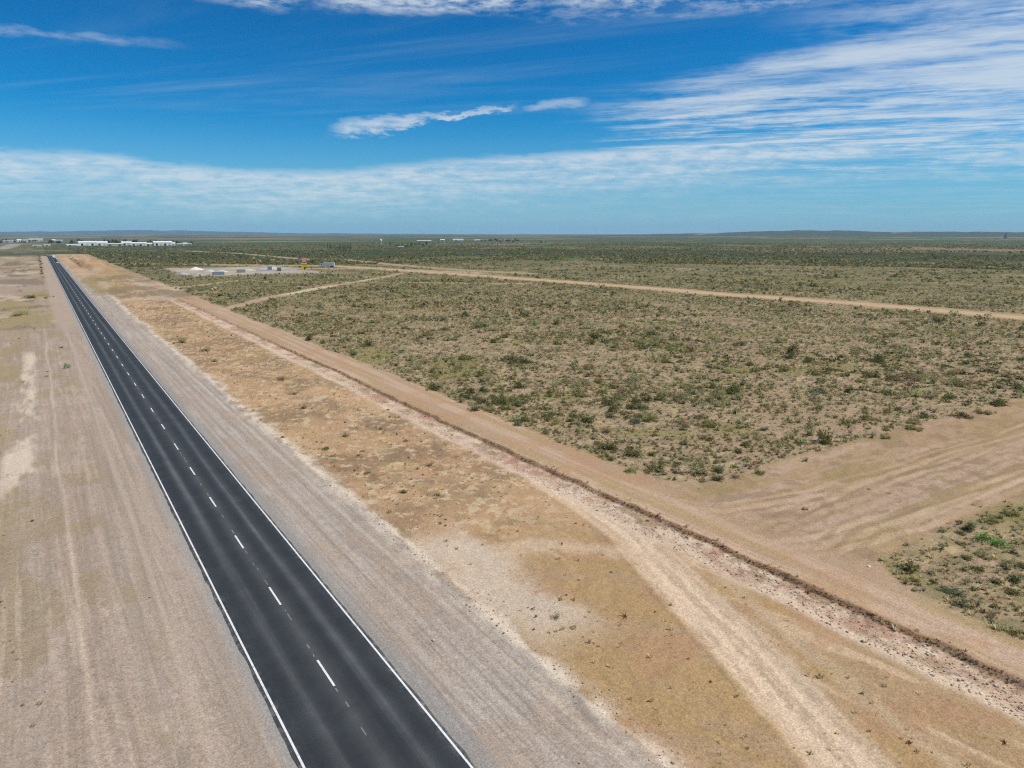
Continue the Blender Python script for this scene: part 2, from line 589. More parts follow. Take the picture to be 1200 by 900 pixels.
    q = L(q, alb(206, 188, 166), 0.8 * np.exp(-((d - 23.0 - 0.5 * (vn(s * 0.03, s * 0, 70) - 0.5)) / 0.16) ** 2))
    q = L(q, alb(206, 190, 172), 0.7 * np.exp(-((d - 20.4 - 0.5 * (vn(s * 0.02, s * 0, 73) - 0.5)) / 0.16) ** 2))
    q = L(q, alb(152, 141, 130), 0.5 * ss(0.52, 0.68, gl))
    q = L(q, alb(210, 195, 178), 0.55 * (1 - ss(0.30, 0.46, gl2)))
    q = L(q, alb(160, 146, 132), 0.3 * ss(0.54, 0.70, nn))
    q = L(q, alb(154, 151, 145), 0.7 * (1 - ss(16.9, 18.2, d + 0.8 * (n1 - 0.5))))
    c = L(c, q, gr * (1 - ss(1050, 1150, s)))
    # pale broken rim of the gravel
    rim = np.exp(-((d - 25.2 - wb) / (0.75 + 0.6 * n2)) ** 2) * (1 - ss(360, 460, s))
    c = L(c, alb(226, 208, 184), 0.95 * rim * ss(0.26, 0.55, fbm(d * 0.8, s * 0.35, 74, 3)))
    # ---------------- left verge
    lf = 1 - ss(8.6, 9.4, d)
    dw = d + 1.1 * (sfb(s * 0.022 + d * 0.05, d * 0.12, 103, 3) - 0.5) + 0.01 * s * (vn(d * 0.15, s * 0, 104) - 0.5)
    ln = 0.55 * sfb(dw * 5.0, s * 0.10, 97, 3) + 0.45 * n1
    ln2 = 0.6 * sfb((dw + 0.02 * s) * 2.4, s * 0.05, 98, 3) + 0.4 * n2
    v = np.repeat(alb(184, 163, 144)[None, :], len(d), 0)
    v = L(v, alb(188, 169, 151), ss(0.45, 0.66, sfb(d * 0.9, s * 0.015, 81, 3)))
    v = L(v, alb(160, 143, 126), 0.5 * ss(0.46, 0.68, sfb(d * 2.2, s * 0.03, 82, 3)))
    v = L(v, alb(168, 148, 116), 0.7 * ss(0.48, 0.64, fbm(d * 0.22, s * 0.12, 83, 3)) * (1 - ss(2.5, 5, d)))
    v = L(v, alb(158, 141, 122), 0.45 * ss(0.52, 0.68, ln))
    v = L(v, alb(206, 186, 164), 0.5 * (1 - ss(0.30, 0.46, ln2)))
    v = L(v, alb(164, 144, 122), 0.35 * ss(0.54, 0.70, nn))
    yl = (1 - ss(-7.5, -3.2, d + 2.2 * (n2 - 0.5) * 2))
    v = L(v, alb(172, 152, 112), 0.6 * yl * ss(0.40, 0.6, fbm(d * 0.3, s * 0.12, 84, 3)))
    # worn path
    pc = -0.35 - 0.6 * ss(60, 120, s) + 0.35 * (sfb(s * 0.07, s * 0, 85, 2) - 0.5) * 2
    v = L(v, alb(212, 190, 166), 0.8 * np.exp(-((d - pc) / 0.20) ** 2) * (0.45 + 0.7 * vn(s * 0.12, s * 0, 86)))
    p2 = 4.7 + 0.4 * (sfb(s * 0.03, s * 0, 87, 2) - 0.5)
    v = L(v, alb(200, 182, 162), 0.6 * np.exp(-((d - p2) / 0.25) ** 2))
    # pale bare patch
    pp = band(d + 1.5 * (n2 - 0.5), -6.8 + 1.0 * ss(100, 180, s), -3.4, 0.6) * band(s + 20 * (n3 - 0.5), 92, 205, 8)
    v = L(v, alb(222, 202, 178), 0.95 * pp * ss(0.40, 0.56, fbm(d * 0.35, s * 0.07, 106, 5, 0.6)))
    # further along: uneven bands of straw, brown and pale soil
    fl = ss(215, 290, s)
    w = np.repeat(alb(178, 157, 134)[None, :], len(d), 0)
    bb = 0.5 + 1.3 * (fbm(d * 0.07, s * 0.032, 88, 5, 0.6) - 0.5)
    w = L(w, alb(166, 148, 104), 0.85 * ss(0.48, 0.60, bb))
    w = L(w, alb(132, 116, 92), 0.8 * ss(0.54, 0.66, fbm(d * 0.09, s * 0.04, 89, 5, 0.62)))
    w = L(w, alb(208, 186, 160), 0.8 * ss(0.57, 0.68, fbm(d * 0.08, s * 0.04, 90, 5, 0.62)))
    w = L(w, alb(146, 128, 112), 0.85 * band(s + 0.9 * d + 16 * (n3 - 0.5), 468, 520, 8) * (1 - ss(0, 3, d)))
    w = L(w, alb(190, 168, 148), 0.9 * ss(1.0, 3.0, d))
    v = L(v, w, fl)
    v = L(v, alb(168, 165, 158), 0.85 * ss(7.0, 8.6, d + 0.7 * (n1 - 0.5)))
    v = L(v, fc, ss(1020, 1160, s + 0.5 * np.abs(d)) * (0.75 + 0.25 * n3))
    v = L(v, c * 0 + fc, ss(120, 260, -d + 60 * (n4 - 0.5)) * 0.85)
    c = L(c, v, lf)
    # ---------------- ground right of the road, far: orange tan cut
    og = band(d + 10 * (n3 - 0.5), 19, 49, 2) * band(s, 540, 1150, 25)
    o = np.repeat(alb(204, 174, 140)[None, :], len(d), 0)
    o = L(o, alb(186, 156, 108), ss(0.46, 0.62, fbm(d * 0.08, s * 0.02, 91, 3)))
    o = L(o, alb(200, 156, 120), 0.7 * ss(0.5, 0.66, fbm(d * 0.06, s * 0.012, 92, 3)))
    o = L(o, alb(128, 104, 78), 0.85 * np.exp(-((d - 29.5) / 1.1) ** 2) * band(s, 700, 960, 20))
    c = L(c, o, og * (1 - band(d, 8, 18.5, 0.5)))
    yp = band(d + 5 * (n2 - 0.5), 20.5, 35, 2) * band(s + 40 * (n3 - 0.5), 380, 530, 15)
    c = L(c, alb(160, 142, 78), 0.75 * yp)
    mg = ss(400, 520, s) * band(d, 35, 84, 5) * (1 - ss(560, 640, s))
    c = L(c, alb(140, 124, 96), 0.75 * mg * ss(0.4, 0.6, n3))
    mg2 = band(d, 26, 62, 4) * band(s, 330, 560, 30)
    c = L(c, alb(148, 128, 102), 0.8 * mg2 * ss(0.46, 0.60, fbm(d * 0.07, s * 0.03, 48, 5, 0.6)))
    c = L(c, alb(206, 184, 158), 0.7 * mg2 * ss(0.56, 0.66, fbm(d * 0.08, s * 0.03, 49, 4)))
    # ---------------- dirt roads and trails of the plain
    wd = 1.4 * (fbm(d * 0.1, s * 0.1, 93, 3) - 0.5)
    dr = np.repeat(alb(186, 160, 120)[None, :], len(d), 0)
    pdist = polyd(DIRT, d, s) + wd
    dr = L(dr, alb(158, 138, 98), ss(5.5, 8.0, pdist) * ss(0.3, 0.6, n2))
    dr = L(dr, alb(214, 182, 146), 0.8 * (1 - ss(1.5, 3.5, np.abs(pdist - 2.5))))
    dr = L(dr, alb(196, 166, 130), 0.5 * ss(0.5, 0.65, n2))
    c = L(c, dr, (1 - ss(8.5, 12.5, pdist)) * ss(60, 110, d))
    c = L(c, alb(212, 196, 158), 0.9 * (1 - ss(2.0, 3.8, polyd(TRAIL1, d, s) + wd)) * (0.22 + 0.78 * (band(s, 335, 378, 6) + band(s, 405, 425, 4))))
    c = L(c, alb(188, 170, 128), 0.75 * (1 - ss(1.4, 3.0, polyd(TRAIL2, d, s) + wd)))
    c = L(c, alb(184, 162, 128), 0.8 * (1 - ss(3.0, 8.0, polyd(FARROAD, d, s) + 3 * wd)))
    c = L(c, alb(190, 174, 146), 0.85 * (1 - ss(2.6, 7.0, polyd(YROAD, d, s) + 2 * wd)))
    c = L(c, alb(170, 150, 116), 0.6 * (1 - ss(3, 10, polyd(FARTRACK, d, s) + 4 * wd)) * ss(0.35, 0.5, n3))
    c = L(c, alb(176, 172, 160), 0.8 * (1 - ss(6, 22, polyd(LEFTROAD, d, s))))
    # work yard of pale crushed stone
    yard = band(d + 8 * (n3 - 0.5), 84, 172, 5) * band(s + 0.1 * d + 20 * (n3 - 0.5), 522, 648, 8)
    y = np.repeat(alb(190, 180, 164)[None, :], len(d), 0)
    y = L(y, alb(158, 156, 154), ss(0.45, 0.6, fbm(d * 0.06, s * 0.06, 95, 3)))
    y = L(y, alb(206, 186, 150), 0.7 * ss(0.5, 0.64, fbm(d * 0.05, s * 0.04, 96, 3)))
    c = L(c, y, 0.9 * yard)
    return np.clip(c, 0.005, 0.85)


# ------------------------------------------------------------------ terrain sheet
def build_ground():
    vs = [274.52]
    while vs[-1] < 300:
        vs.append(vs[-1] + 0.40)
    while vs[-1] < 910:
        vs.append(vs[-1] + 0.92)
    while vs[-1] < 1500:
        vs.append(vs[-1] + 8.0)
    vs = np.array(vs)
    dep = (vs - 450) / F
    dist = H / (math.sin(PITCH) + dep * math.cos(PITCH)) * (math.cos(PITCH) - dep * math.sin(PITCH))
    dist = np.concatenate([dist[dist > 9.0], [7.0, 4.5, 2.5, 0.8]])
    fine = np.linspace(R(-41), R(41), 1080)
    side = np.linspace(R(41), R(319), 64)[1:-1]
    ang = np.concatenate([fine, side])
    A, D = np.meshgrid(ang, dist)
    X = D * np.sin(A + YAW)
    Y = D * np.cos(A + YAW)
    nr, na = A.shape
    x, y = X.ravel(), Y.ravel()
    z = height(x, y)
    col = np.empty((len(x), 3))
    for i in range(0, len(x), 200000):
        col[i:i + 200000] = ground_colour(x[i:i + 200000], y[i:i + 200000])
    v = np.stack([x, y, z], 1)
    i = np.arange(nr - 1)[:, None] * na
    j = np.arange(na)[None, :]
    j2 = (j + 1) % na
    f = np.stack([(i + j), (i + j2), (i + na + j2), (i + na + j)], -1).reshape(-1, 4)[:, ::-1]
    m, nt, bs = new_mat('desert_ground')
    at_ = nt.node('ShaderNodeAttribute', attribute_name='Col')
    tc = nt.node('ShaderNodeTexCoord')
    ob = tc.outputs['Object']
    a = nt.noise(ob, 2.4, 7, 0.78)
    b = nt.noise(ob, 7.0, 4, 0.8)
    g = nt.noise(ob, 16.0, 2, 0.6)
    k = nt.m('MULTIPLY', nt.rng(a, 0.3, 0.7, 0.84, 1.16), nt.rng(b, 0.3, 0.7, 0.62, 1.38))
    k = nt.m('MULTIPLY', k, nt.rng(g, 0.3, 0.7, 0.85, 1.15))
    dk = nt.sst(nt.noise(ob, 3.2, 3, 0.75), 0.62, 0.70)
    k = nt.m('MULTIPLY', k, nt.m('SUBTRACT', 1.0, nt.m('MULTIPLY', dk, 0.30)))
    nt.put(bs.inputs['Base Color'], nt.mix(1.0, at_.outputs['Color'], nt.xyz(k, k, nt.m('POWER', k, 1.04)), 'MULTIPLY'))
    bs.inputs['Roughness'].default_value = 0.95
    bs.inputs['Specular IOR Level'].default_value = 0.08
    bp = nt.node('ShaderNodeBump')
    bp.inputs['Strength'].default_value = 0.55
    bp.inputs['Distance'].default_value = 0.07
    nt.put(bp.inputs['Height'], nt.m('ADD', a, nt.m('MULTIPLY', b, 0.6)))
    nt.put(bs.inputs['Normal'], bp.outputs[0])
    me = np_mesh('ground', v, f, m, col, smooth=True)
    o = link(bpy.data.objects.new('ground', me))
    tag(o, kind='structure')


build_ground()

# ------------------------------------------------------------------ highway
RL, RR, RC = 8.75, 16.25, 12.5


def road_line():
    pts = [(RC, y) for y in np.arange(-60, 1041, 10.0)]
    x, y, a = RC, 1040.0, 0.0
    for k in range(48):
        a += R(1.5) if a < R(62) else 0
        x -= math.sin(a) * 10
        y += math.cos(a) * 10
        pts.append((x, y))
    return np.array(pts)


RP = road_line()
RT = np.gradient(RP, axis=0)
RT /= np.linalg.norm(RT, axis=1)[:, None]
RN = np.stack([RT[:, 1], -RT[:, 0]], 1)


def ribbon(o0, o1, z, idx=None):
    p, n = (RP, RN) if idx is None else (RP[idx], RN[idx])
    a = p + n * o0
    b = p + n * o1
    v = np.concatenate([np.c_[a, np.full(len(a), z)], np.c_[b, np.full(len(b), z)]])
    m = len(a)
    i = np.arange(m - 1)
    return v, np.stack([i, i + m, i + m + 1, i + 1], 1)


def mulm(nt, a, b):
    return nt.m('MULTIPLY', a, b)


def asphalt():
    m, nt, bs = new_mat('asphalt')
    tc = nt.node('ShaderNodeTexCoord')
    sp = nt.node('ShaderNodeSeparateXYZ')
    nt.put(sp.inputs[0], tc.outputs['Object'])
    at_ = nt.node('ShaderNodeAttribute', attribute_name='Col')   # red channel: offset from the centre line, 0..1
    sr = nt.node('ShaderNodeSeparateColor')
    nt.put(sr.inputs[0], at_.outputs['Color'])
    off = nt.m('MULTIPLY', nt.m('SUBTRACT', sr.outputs[0], 0.5), 9.0)
    long = nt.noise(nt.xyz(nt.m('MULTIPLY', off, 1.3), nt.m('MULTIPLY', sp.outputs[1], 0.02), 0), 1.0, 4, 0.6)
    off = nt.m('ADD', off, nt.m('MULTIPLY', nt.m('SUBTRACT', nt.noise(nt.xyz(0, nt.m('MULTIPLY', sp.outputs[1], 0.05), 3), 1.0, 2), 0.5), 0.25))
    ab = nt.m('ABSOLUTE', off)

    def hump(c, w):
        t = nt.m('DIVIDE', nt.m('SUBTRACT', ab, c), w)
        return nt.m('EXPONENT', nt.m('MULTIPLY', nt.m('MULTIPLY', t, t), -1.0))
    lane = hump(1.95, 0.34)      # dusty strip between the wheel tracks
    cen = hump(0.0, 0.45)
    edge = nt.sst(ab, 3.65, 4.0)
    wheel = nt.m('ADD', hump(1.15, 0.42), hump(2.85, 0.42))
    c = nt.mix(nt.m('MULTIPLY', lane, nt.rng(long, 0.3, 0.7, 0.25, 0.95)), tuple(alb(62, 65, 67)), tuple(alb(104, 106, 106)))
    c = nt.mix(nt.m('MULTIPLY', cen, 0.6), c, tuple(alb(94, 94, 92)))
    c = nt.mix(nt.m('MULTIPLY', wheel, 0.42), c, tuple(alb(48, 52, 55)))
    c = nt.mix(nt.m('MULTIPLY', edge, 0.45), c, tuple(alb(104, 104, 100)))
    sand = mulm(nt, nt.sst(ab, 3.3, 4.15), nt.sst(nt.noise(tc.outputs['Object'], 1.1, 7, 0.72), 0.46, 0.66))
    c = nt.mix(nt.m('MULTIPLY', sand, 0.8), c, tuple(alb(158, 148, 136)))
    blotch = nt.noise(tc.outputs['Object'], 0.35, 6, 0.68)
    fine = nt.noise(tc.outputs['Object'], 22.0, 2, 0.7)
    k = nt.m('MULTIPLY', nt.rng(blotch, 0.3, 0.7, 0.80, 1.20), nt.rng(fine, 0.3, 0.7, 0.62, 1.38))
    k = nt.m('MULTIPLY', k, nt.rng(long, 0.3, 0.7, 0.88, 1.12))
    c = nt.mix(1.0, c, nt.xyz(k, k, k), 'MULTIPLY')
    nt.put(bs.inputs['Base Color'], c)
    bs.inputs['Roughness'].default_value = 0.8
    bs.inputs['Specular IOR Level'].default_value = 0.25
    # slab with sloping sides
    offs = [-4.12, -3.96, -3.2, -1.6, 0.0, 1.6, 3.2, 3.96, 4.12]
    zs = [-0.06, 0.06, 0.07, 0.085, 0.095, 0.085, 0.07, 0.06, -0.06]
    jag = np.random.default_rng(3)
    rows, cols = [], []
    dense = np.concatenate([np.arange(-60, 260, 1.2), np.arange(260, 1040, 6.0)])
    P0 = np.c_[np.full(len(dense), RC), dense]
    N0 = np.tile([1.0, 0.0], (len(dense), 1))
    k0 = RP[:, 1] >= 1040
    P0 = np.concatenate([P0, RP[k0]])
    N0 = np.concatenate([N0, RN[k0]])
    jl = 0.14 * (vn(P0[:, 1] * 0.9, P0[:, 1] * 0, 5) - 0.5)
    jr = 0.14 * (vn(P0[:, 1] * 0.9, P0[:, 1] * 0, 6) - 0.5)
    for o_, z_ in zip(offs, zs):
        oo = o_ + (jl if o_ < -3.9 else jr if o_ > 3.9 else 0)
        q = P0 + N0 * (np.zeros(len(P0)) + oo)[:, None]
        rows.append(np.c_[q, np.full(len(q), z_)])
        cols.append(np.c_[np.full(len(q), 0.5 + o_ / 9.0), np.zeros(len(q)), np.zeros(len(q))])
    n = len(P0)
    v = np.concatenate(rows)
    fs = []
    for k_ in range(len(offs) - 1):
        i = np.arange(n - 1)
        fs.append(np.stack([k_ * n + i, (k_ + 1) * n + i, (k_ + 1) * n + i + 1, k_ * n + i + 1], 1))
    me = np_mesh('road', v, np.concatenate(fs), m, np.concatenate(cols))
    return tag(link(bpy.data.objects.new('road', me)), kind='structure')


road = asphalt()


def crown(o):   # height of the asphalt at an offset from the centre line
    return float(np.interp(abs(o), [0, 1.6, 3.2, 3.96], [0.095, 0.085, 0.07, 0.06]))


def paint_mat(name, rgb, worn):
    m, nt, bs = new_mat(name)
    tc = nt.node('ShaderNodeTexCoord')
    a = nt.noise(tc.outputs['Object'], 7.0, 4, 0.7)
    b = nt.noise(tc.outputs['Object'], 0.6, 3, 0.6)
    w = nt.m('MULTIPLY', nt.sst(a, 0.50, 0.66), nt.rng(b, 0.35, 0.65, 0.2, worn))
    nt.put(bs.inputs['Base Color'], nt.mix(w, tuple(rgb), (0.16, 0.16, 0.155)))
    bs.inputs['Roughness'].default_value = 0.7
    return m


white_paint = paint_mat('road_paint', (0.80, 0.80, 0.77), 0.8)
worn_paint = paint_mat('worn_paint', (0.22, 0.215, 0.20), 1.0)
for sgn in (-1, 1):
    zc = crown(3.75) + 0.0045
    v, f = ribbon(sgn * 3.75 - 0.065, sgn * 3.75 + 0.065, zc)
    v[:, 2] = np.where(True, zc, zc)
    # follow the cross fall of the asphalt
    o_ = link(bpy.data.objects.new('edge_line', np_mesh('edge_line', v, f, white_paint)), road)
    tag(o_, kind='structure')
mb = MB()
mw = MB()
for k in range(-3, 88):
    y0 = 51.35 + 11.95 * (k - 1) - 23.9 + 23.9
    L_ = 3.3
    if y0 + L_ > 1040:
        break
    z = crown(0.08) + 0.006
    mb.add([(RC - 0.07, y0, z), (RC + 0.07, y0, z), (RC + 0.07, y0 + L_, z), (RC - 0.07, y0 + L_, z)], [(0, 1, 2, 3)])
    # remains of older short marks between the new ones
    yy = y0 + L_ + 0.5
    while yy < y0 + 11.4:
        l2 = random.uniform(0.25, 1.1)
        j = random.uniform(-0.05, 0.05)
        w2 = random.uniform(0.025, 0.05)
        if random.random() < 0.72:
            mw.add([(RC + j - w2, yy, z), (RC + j + w2, yy, z), (RC + j + w2, yy + l2, z), (RC + j - w2, yy + l2, z)], [(0, 1, 2, 3)])
        yy += l2 + random.uniform(0.3, 1.2)
tag(mb.build('centre_line', white_paint, road), kind='structure')
tag(mw.build('worn_centre_mark', worn_paint, road), kind='structure')

# ------------------------------------------------------------------ hills on the horizon
def hills(name, prof, dist, depth, mat):
    """prof: (photo u, elevation above the eye in photo px); a rounded ridge standing on the plain"""
    us = np.array([p[0] for p in prof], float)
    hs = np.array([p[1] for p in prof], float)
    uu = np.linspace(us[0], us[-1], 420)
    hh = np.interp(uu, us, hs)
    az = np.arctan2((uu - 600) / F, 1.0224)
    hh = hh + 0.55 * (fbm(uu * 0.05, uu * 0, 301, 4) - 0.5) * 2
    top = hh / F * dist * 0.95 + H
    rows = []
    nrow = 15
    for k in range(nrow):
        t = k / (nrow - 1)
        r = dist + depth * (t - 0.5)
        prof_k = math.sin(math.pi * min(1, t * 1.0)) ** 0.8
        z = np.maximum(top, 0.5) * prof_k * (0.9 + 0.2 * fbm(uu * 0.08, uu * 0 + k * 0.7, 302, 3)) - 1.0
        rows.append(np.stack([r * np.sin(az + YAW), r * np.cos(az + YAW), z], 1))
    v = np.concatenate(rows)
    n = len(uu)
    f = []
    for k in range(nrow - 1):
        i = np.arange(n - 1)
        f.append(np.stack([k * n + i, k * n + i + 1, (k + 1) * n + i + 1, (k + 1) * n + i], 1))
    o = link(bpy.data.objects.new(name, np_mesh(name, v, np.concatenate(f), mat, smooth=True)))
    return tag(o, kind='structure')


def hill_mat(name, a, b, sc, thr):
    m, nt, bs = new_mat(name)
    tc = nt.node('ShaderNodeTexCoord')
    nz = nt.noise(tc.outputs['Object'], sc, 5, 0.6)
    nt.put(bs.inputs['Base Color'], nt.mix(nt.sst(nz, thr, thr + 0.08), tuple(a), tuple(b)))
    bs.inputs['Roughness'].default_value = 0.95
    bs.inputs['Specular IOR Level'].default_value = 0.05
    return m


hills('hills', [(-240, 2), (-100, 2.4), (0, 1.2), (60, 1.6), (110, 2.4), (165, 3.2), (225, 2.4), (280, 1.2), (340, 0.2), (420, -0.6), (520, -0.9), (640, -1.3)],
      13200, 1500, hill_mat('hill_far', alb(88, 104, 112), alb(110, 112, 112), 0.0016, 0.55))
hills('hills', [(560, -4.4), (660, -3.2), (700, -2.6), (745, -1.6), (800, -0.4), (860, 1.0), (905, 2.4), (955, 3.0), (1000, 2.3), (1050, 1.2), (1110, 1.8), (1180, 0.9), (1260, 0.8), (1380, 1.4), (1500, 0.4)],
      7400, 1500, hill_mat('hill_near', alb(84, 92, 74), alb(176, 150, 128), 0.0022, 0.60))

# ------------------------------------------------------------------ plants
def leaf_cloud(n, shape, size, seed, flat=0.5):
    """n leaf triangles spread through a crown; returns verts (3n,3) of a plant with unit radius and unit height"""
    g = np.random.default_rng(seed)
    if shape == 'dome':
        nl = 9
        lob = g.normal(size=(nl, 3))
        lob[:, 2] = np.abs(lob[:, 2]) * 0.9
        lob /= np.linalg.norm(lob, axis=1)[:, None]
        lob *= g.uniform(0.25, 0.68, nl)[:, None]
        k = g.integers(0, nl, n)
        d = g.normal(size=(n, 3))
        d /= np.linalg.norm(d, axis=1)[:, None]
        p = lob[k] + d * (g.uniform(0.15, 1, n) ** 0.6)[:, None] * g.uniform(0.22, 0.46, nl)[k][:, None]
        p[:, 2] = np.abs(p[:, 2])
        p[:, 2] *= 1.12
    elif shape == 'wisp':          # upright twiggy sprays
        k = g.integers(0, 26, n)
        a = g.uniform(0, 2 * math.pi, 26)
        lean = g.uniform(0.15, 1.0, 26)
        t = g.uniform(0.05, 1, n)
        p = np.stack([np.cos(a)[k] * lean[k] * t, np.sin(a)[k] * lean[k] * t, t * (1.15 - 0.45 * lean[k])], 1)
        p += g.normal(size=(n, 3)) * 0.07
        p[:, 2] = np.abs(p[:, 2])
    elif shape == 'mat':           # low spreading
        r = np.sqrt(g.uniform(0, 1, n))
        a = g.uniform(0, 2 * math.pi, n)
        r = r * (0.72 + 0.28 * np.sin(3 * a + seed) * np.cos(2 * a))
        p = np.stack([r * np.cos(a), r * np.sin(a), g.uniform(0.05, 1, n) * (1 - 0.75 * r ** 2)], 1)
    elif shape == 'column':
        t = g.uniform(0.12, 1, n)
        w = np.sin(np.clip(t * 1.05, 0, 1) * math.pi) ** 0.6 * 0.9 + 0.1
        a = g.uniform(0, 2 * math.pi, n)
        r = np.sqrt(g.uniform(0.05, 1, n)) * w * (0.8 + 0.3 * np.sin(5 * t * 3 + a))
        p = np.stack([r * np.cos(a), r * np.sin(a), t], 1)
    else:                          # tuft of grass
        a = g.uniform(0, 2 * math.pi, n)
        t = g.uniform(0.0, 0.9, n)
        p = np.stack([0.25 * np.cos(a), 0.25 * np.sin(a), 0 * t], 1)
        tip = np.stack([np.cos(a) * t, np.sin(a) * t, g.uniform(0.6, 1, n)], 1)
        w = np.stack([-np.sin(a), np.cos(a), 0 * a], 1) * size
        return np.stack([p - w, p + w, tip], 1).reshape(-1, 3)
    nrm = g.normal(size=(n, 3)) + np.array([0, 0, 0.9]) + p * np.array([0.8, 0.8, 0.2])
    nrm /= np.linalg.norm(nrm, axis=1)[:, None]
    u = np.cross(nrm, g.normal(size=(n, 3)))
    u /= np.linalg.norm(u, axis=1)[:, None]
    w = np.cross(nrm, u)
    sz = size * g.uniform(0.55, 1.35, n)[:, None]
    return np.stack([p - u * sz * 0.6, p + u * sz * 0.6, p + w * sz * 1.2], 1).reshape(-1, 3)


def tri_faces(nv):
    return np.arange(nv, dtype=np.int32).reshape(-1, 3)


# kinds of plants: words, colour (lit look), shape, height/width
KINDS = {
    'olive': ('olive green', (110, 107, 64), 'dome', 0.50),
    'dark': ('dark green', (89, 91, 54), 'dome', 0.54),
    'grey': ('grey green', (134, 129, 94), 'wisp', 0.56),
    'teal': ('bluish green', (104, 109, 84), 'dome', 0.48),
    'brown': ('dry brown', (126, 106, 80), 'wisp', 0.42),
    'straw': ('straw coloured', (168, 152, 106), 'wisp', 0.42),
    'yellow': ('yellow green', (134, 134, 58), 'mat', 0.45),
    'bright': ('bright green', (76, 116, 48), 'mat', 0.50),
}
FCOL = 1.95     # leaves shade each other, so a crown looks darker than its leaves
FMAT = {k: foliage_mat('foliage_' + k, np.minimum(alb(*v[1]) * FCOL, 0.5)) for k, v in KINDS.items()}
twig_mat = simple_mat('twig_bark', alb(112, 92, 70), 0.9, 0.25, 6)
PROTO = {}
for ki, (k, (w_, c_, shp, hw)) in enumerate(KINDS.items()):
    PROTO[k] = []
    for q in range(3):
        n = {'dome': 620, 'wisp': 520, 'mat': 480}[shp]
        v = leaf_cloud(n, shp, 0.085 if shp != 'wisp' else 0.075, 100 + ki * 10 + q)
        v[:, 2] *= hw * 2.0 * 0.5 * 1.6
        PROTO[k].append((np_mesh('shrub_foliage', v, tri_faces(len(v)), FMAT[k])))


def stems_mesh():
    mb = MB()
    g = random.Random(4)
    for i in range(9):
        a = i * 0.7 + g.random()
        l = g.uniform(0.35, 0.75)
        mb.tube((0.05 * math.cos(a), 0.05 * math.sin(a), -0.06), (l * math.cos(a), l * math.sin(a), g.uniform(0.35, 0.7)), 0.03, 0.008, 5)
    return mb.mesh('stem', twig_mat)


STEMS = stems_mesh()
PLACED = []     # footprints of placed shrubs


def shrub(kind, x, y, rad, label, group=None, hscale=1.0, q=None, parts=False, name='shrub', flat=1.0):
    me = random.choice(PROTO[kind]) if q is None else PROTO[kind][q % 3]
    z = hz(x, y) - 0.03
    rz = random.uniform(0, 6.28)
    if parts:
        o = empty(name, (x, y, z), rz)
        o.scale = (rad, rad * flat, rad * hscale)
        f_ = link(bpy.data.objects.new('foliage', me), o)
        s_ = link(bpy.data.objects.new('stem', STEMS), o)
    else:
        o = link(bpy.data.objects.new(name, me))
        o.location = (x, y, z)
        o.rotation_euler = (0, 0, rz)
        o.scale = (rad, rad * flat, rad * hscale)
    tag(o, label, 'shrub', group)
    PLACED.append((x, y, rad))
    return o


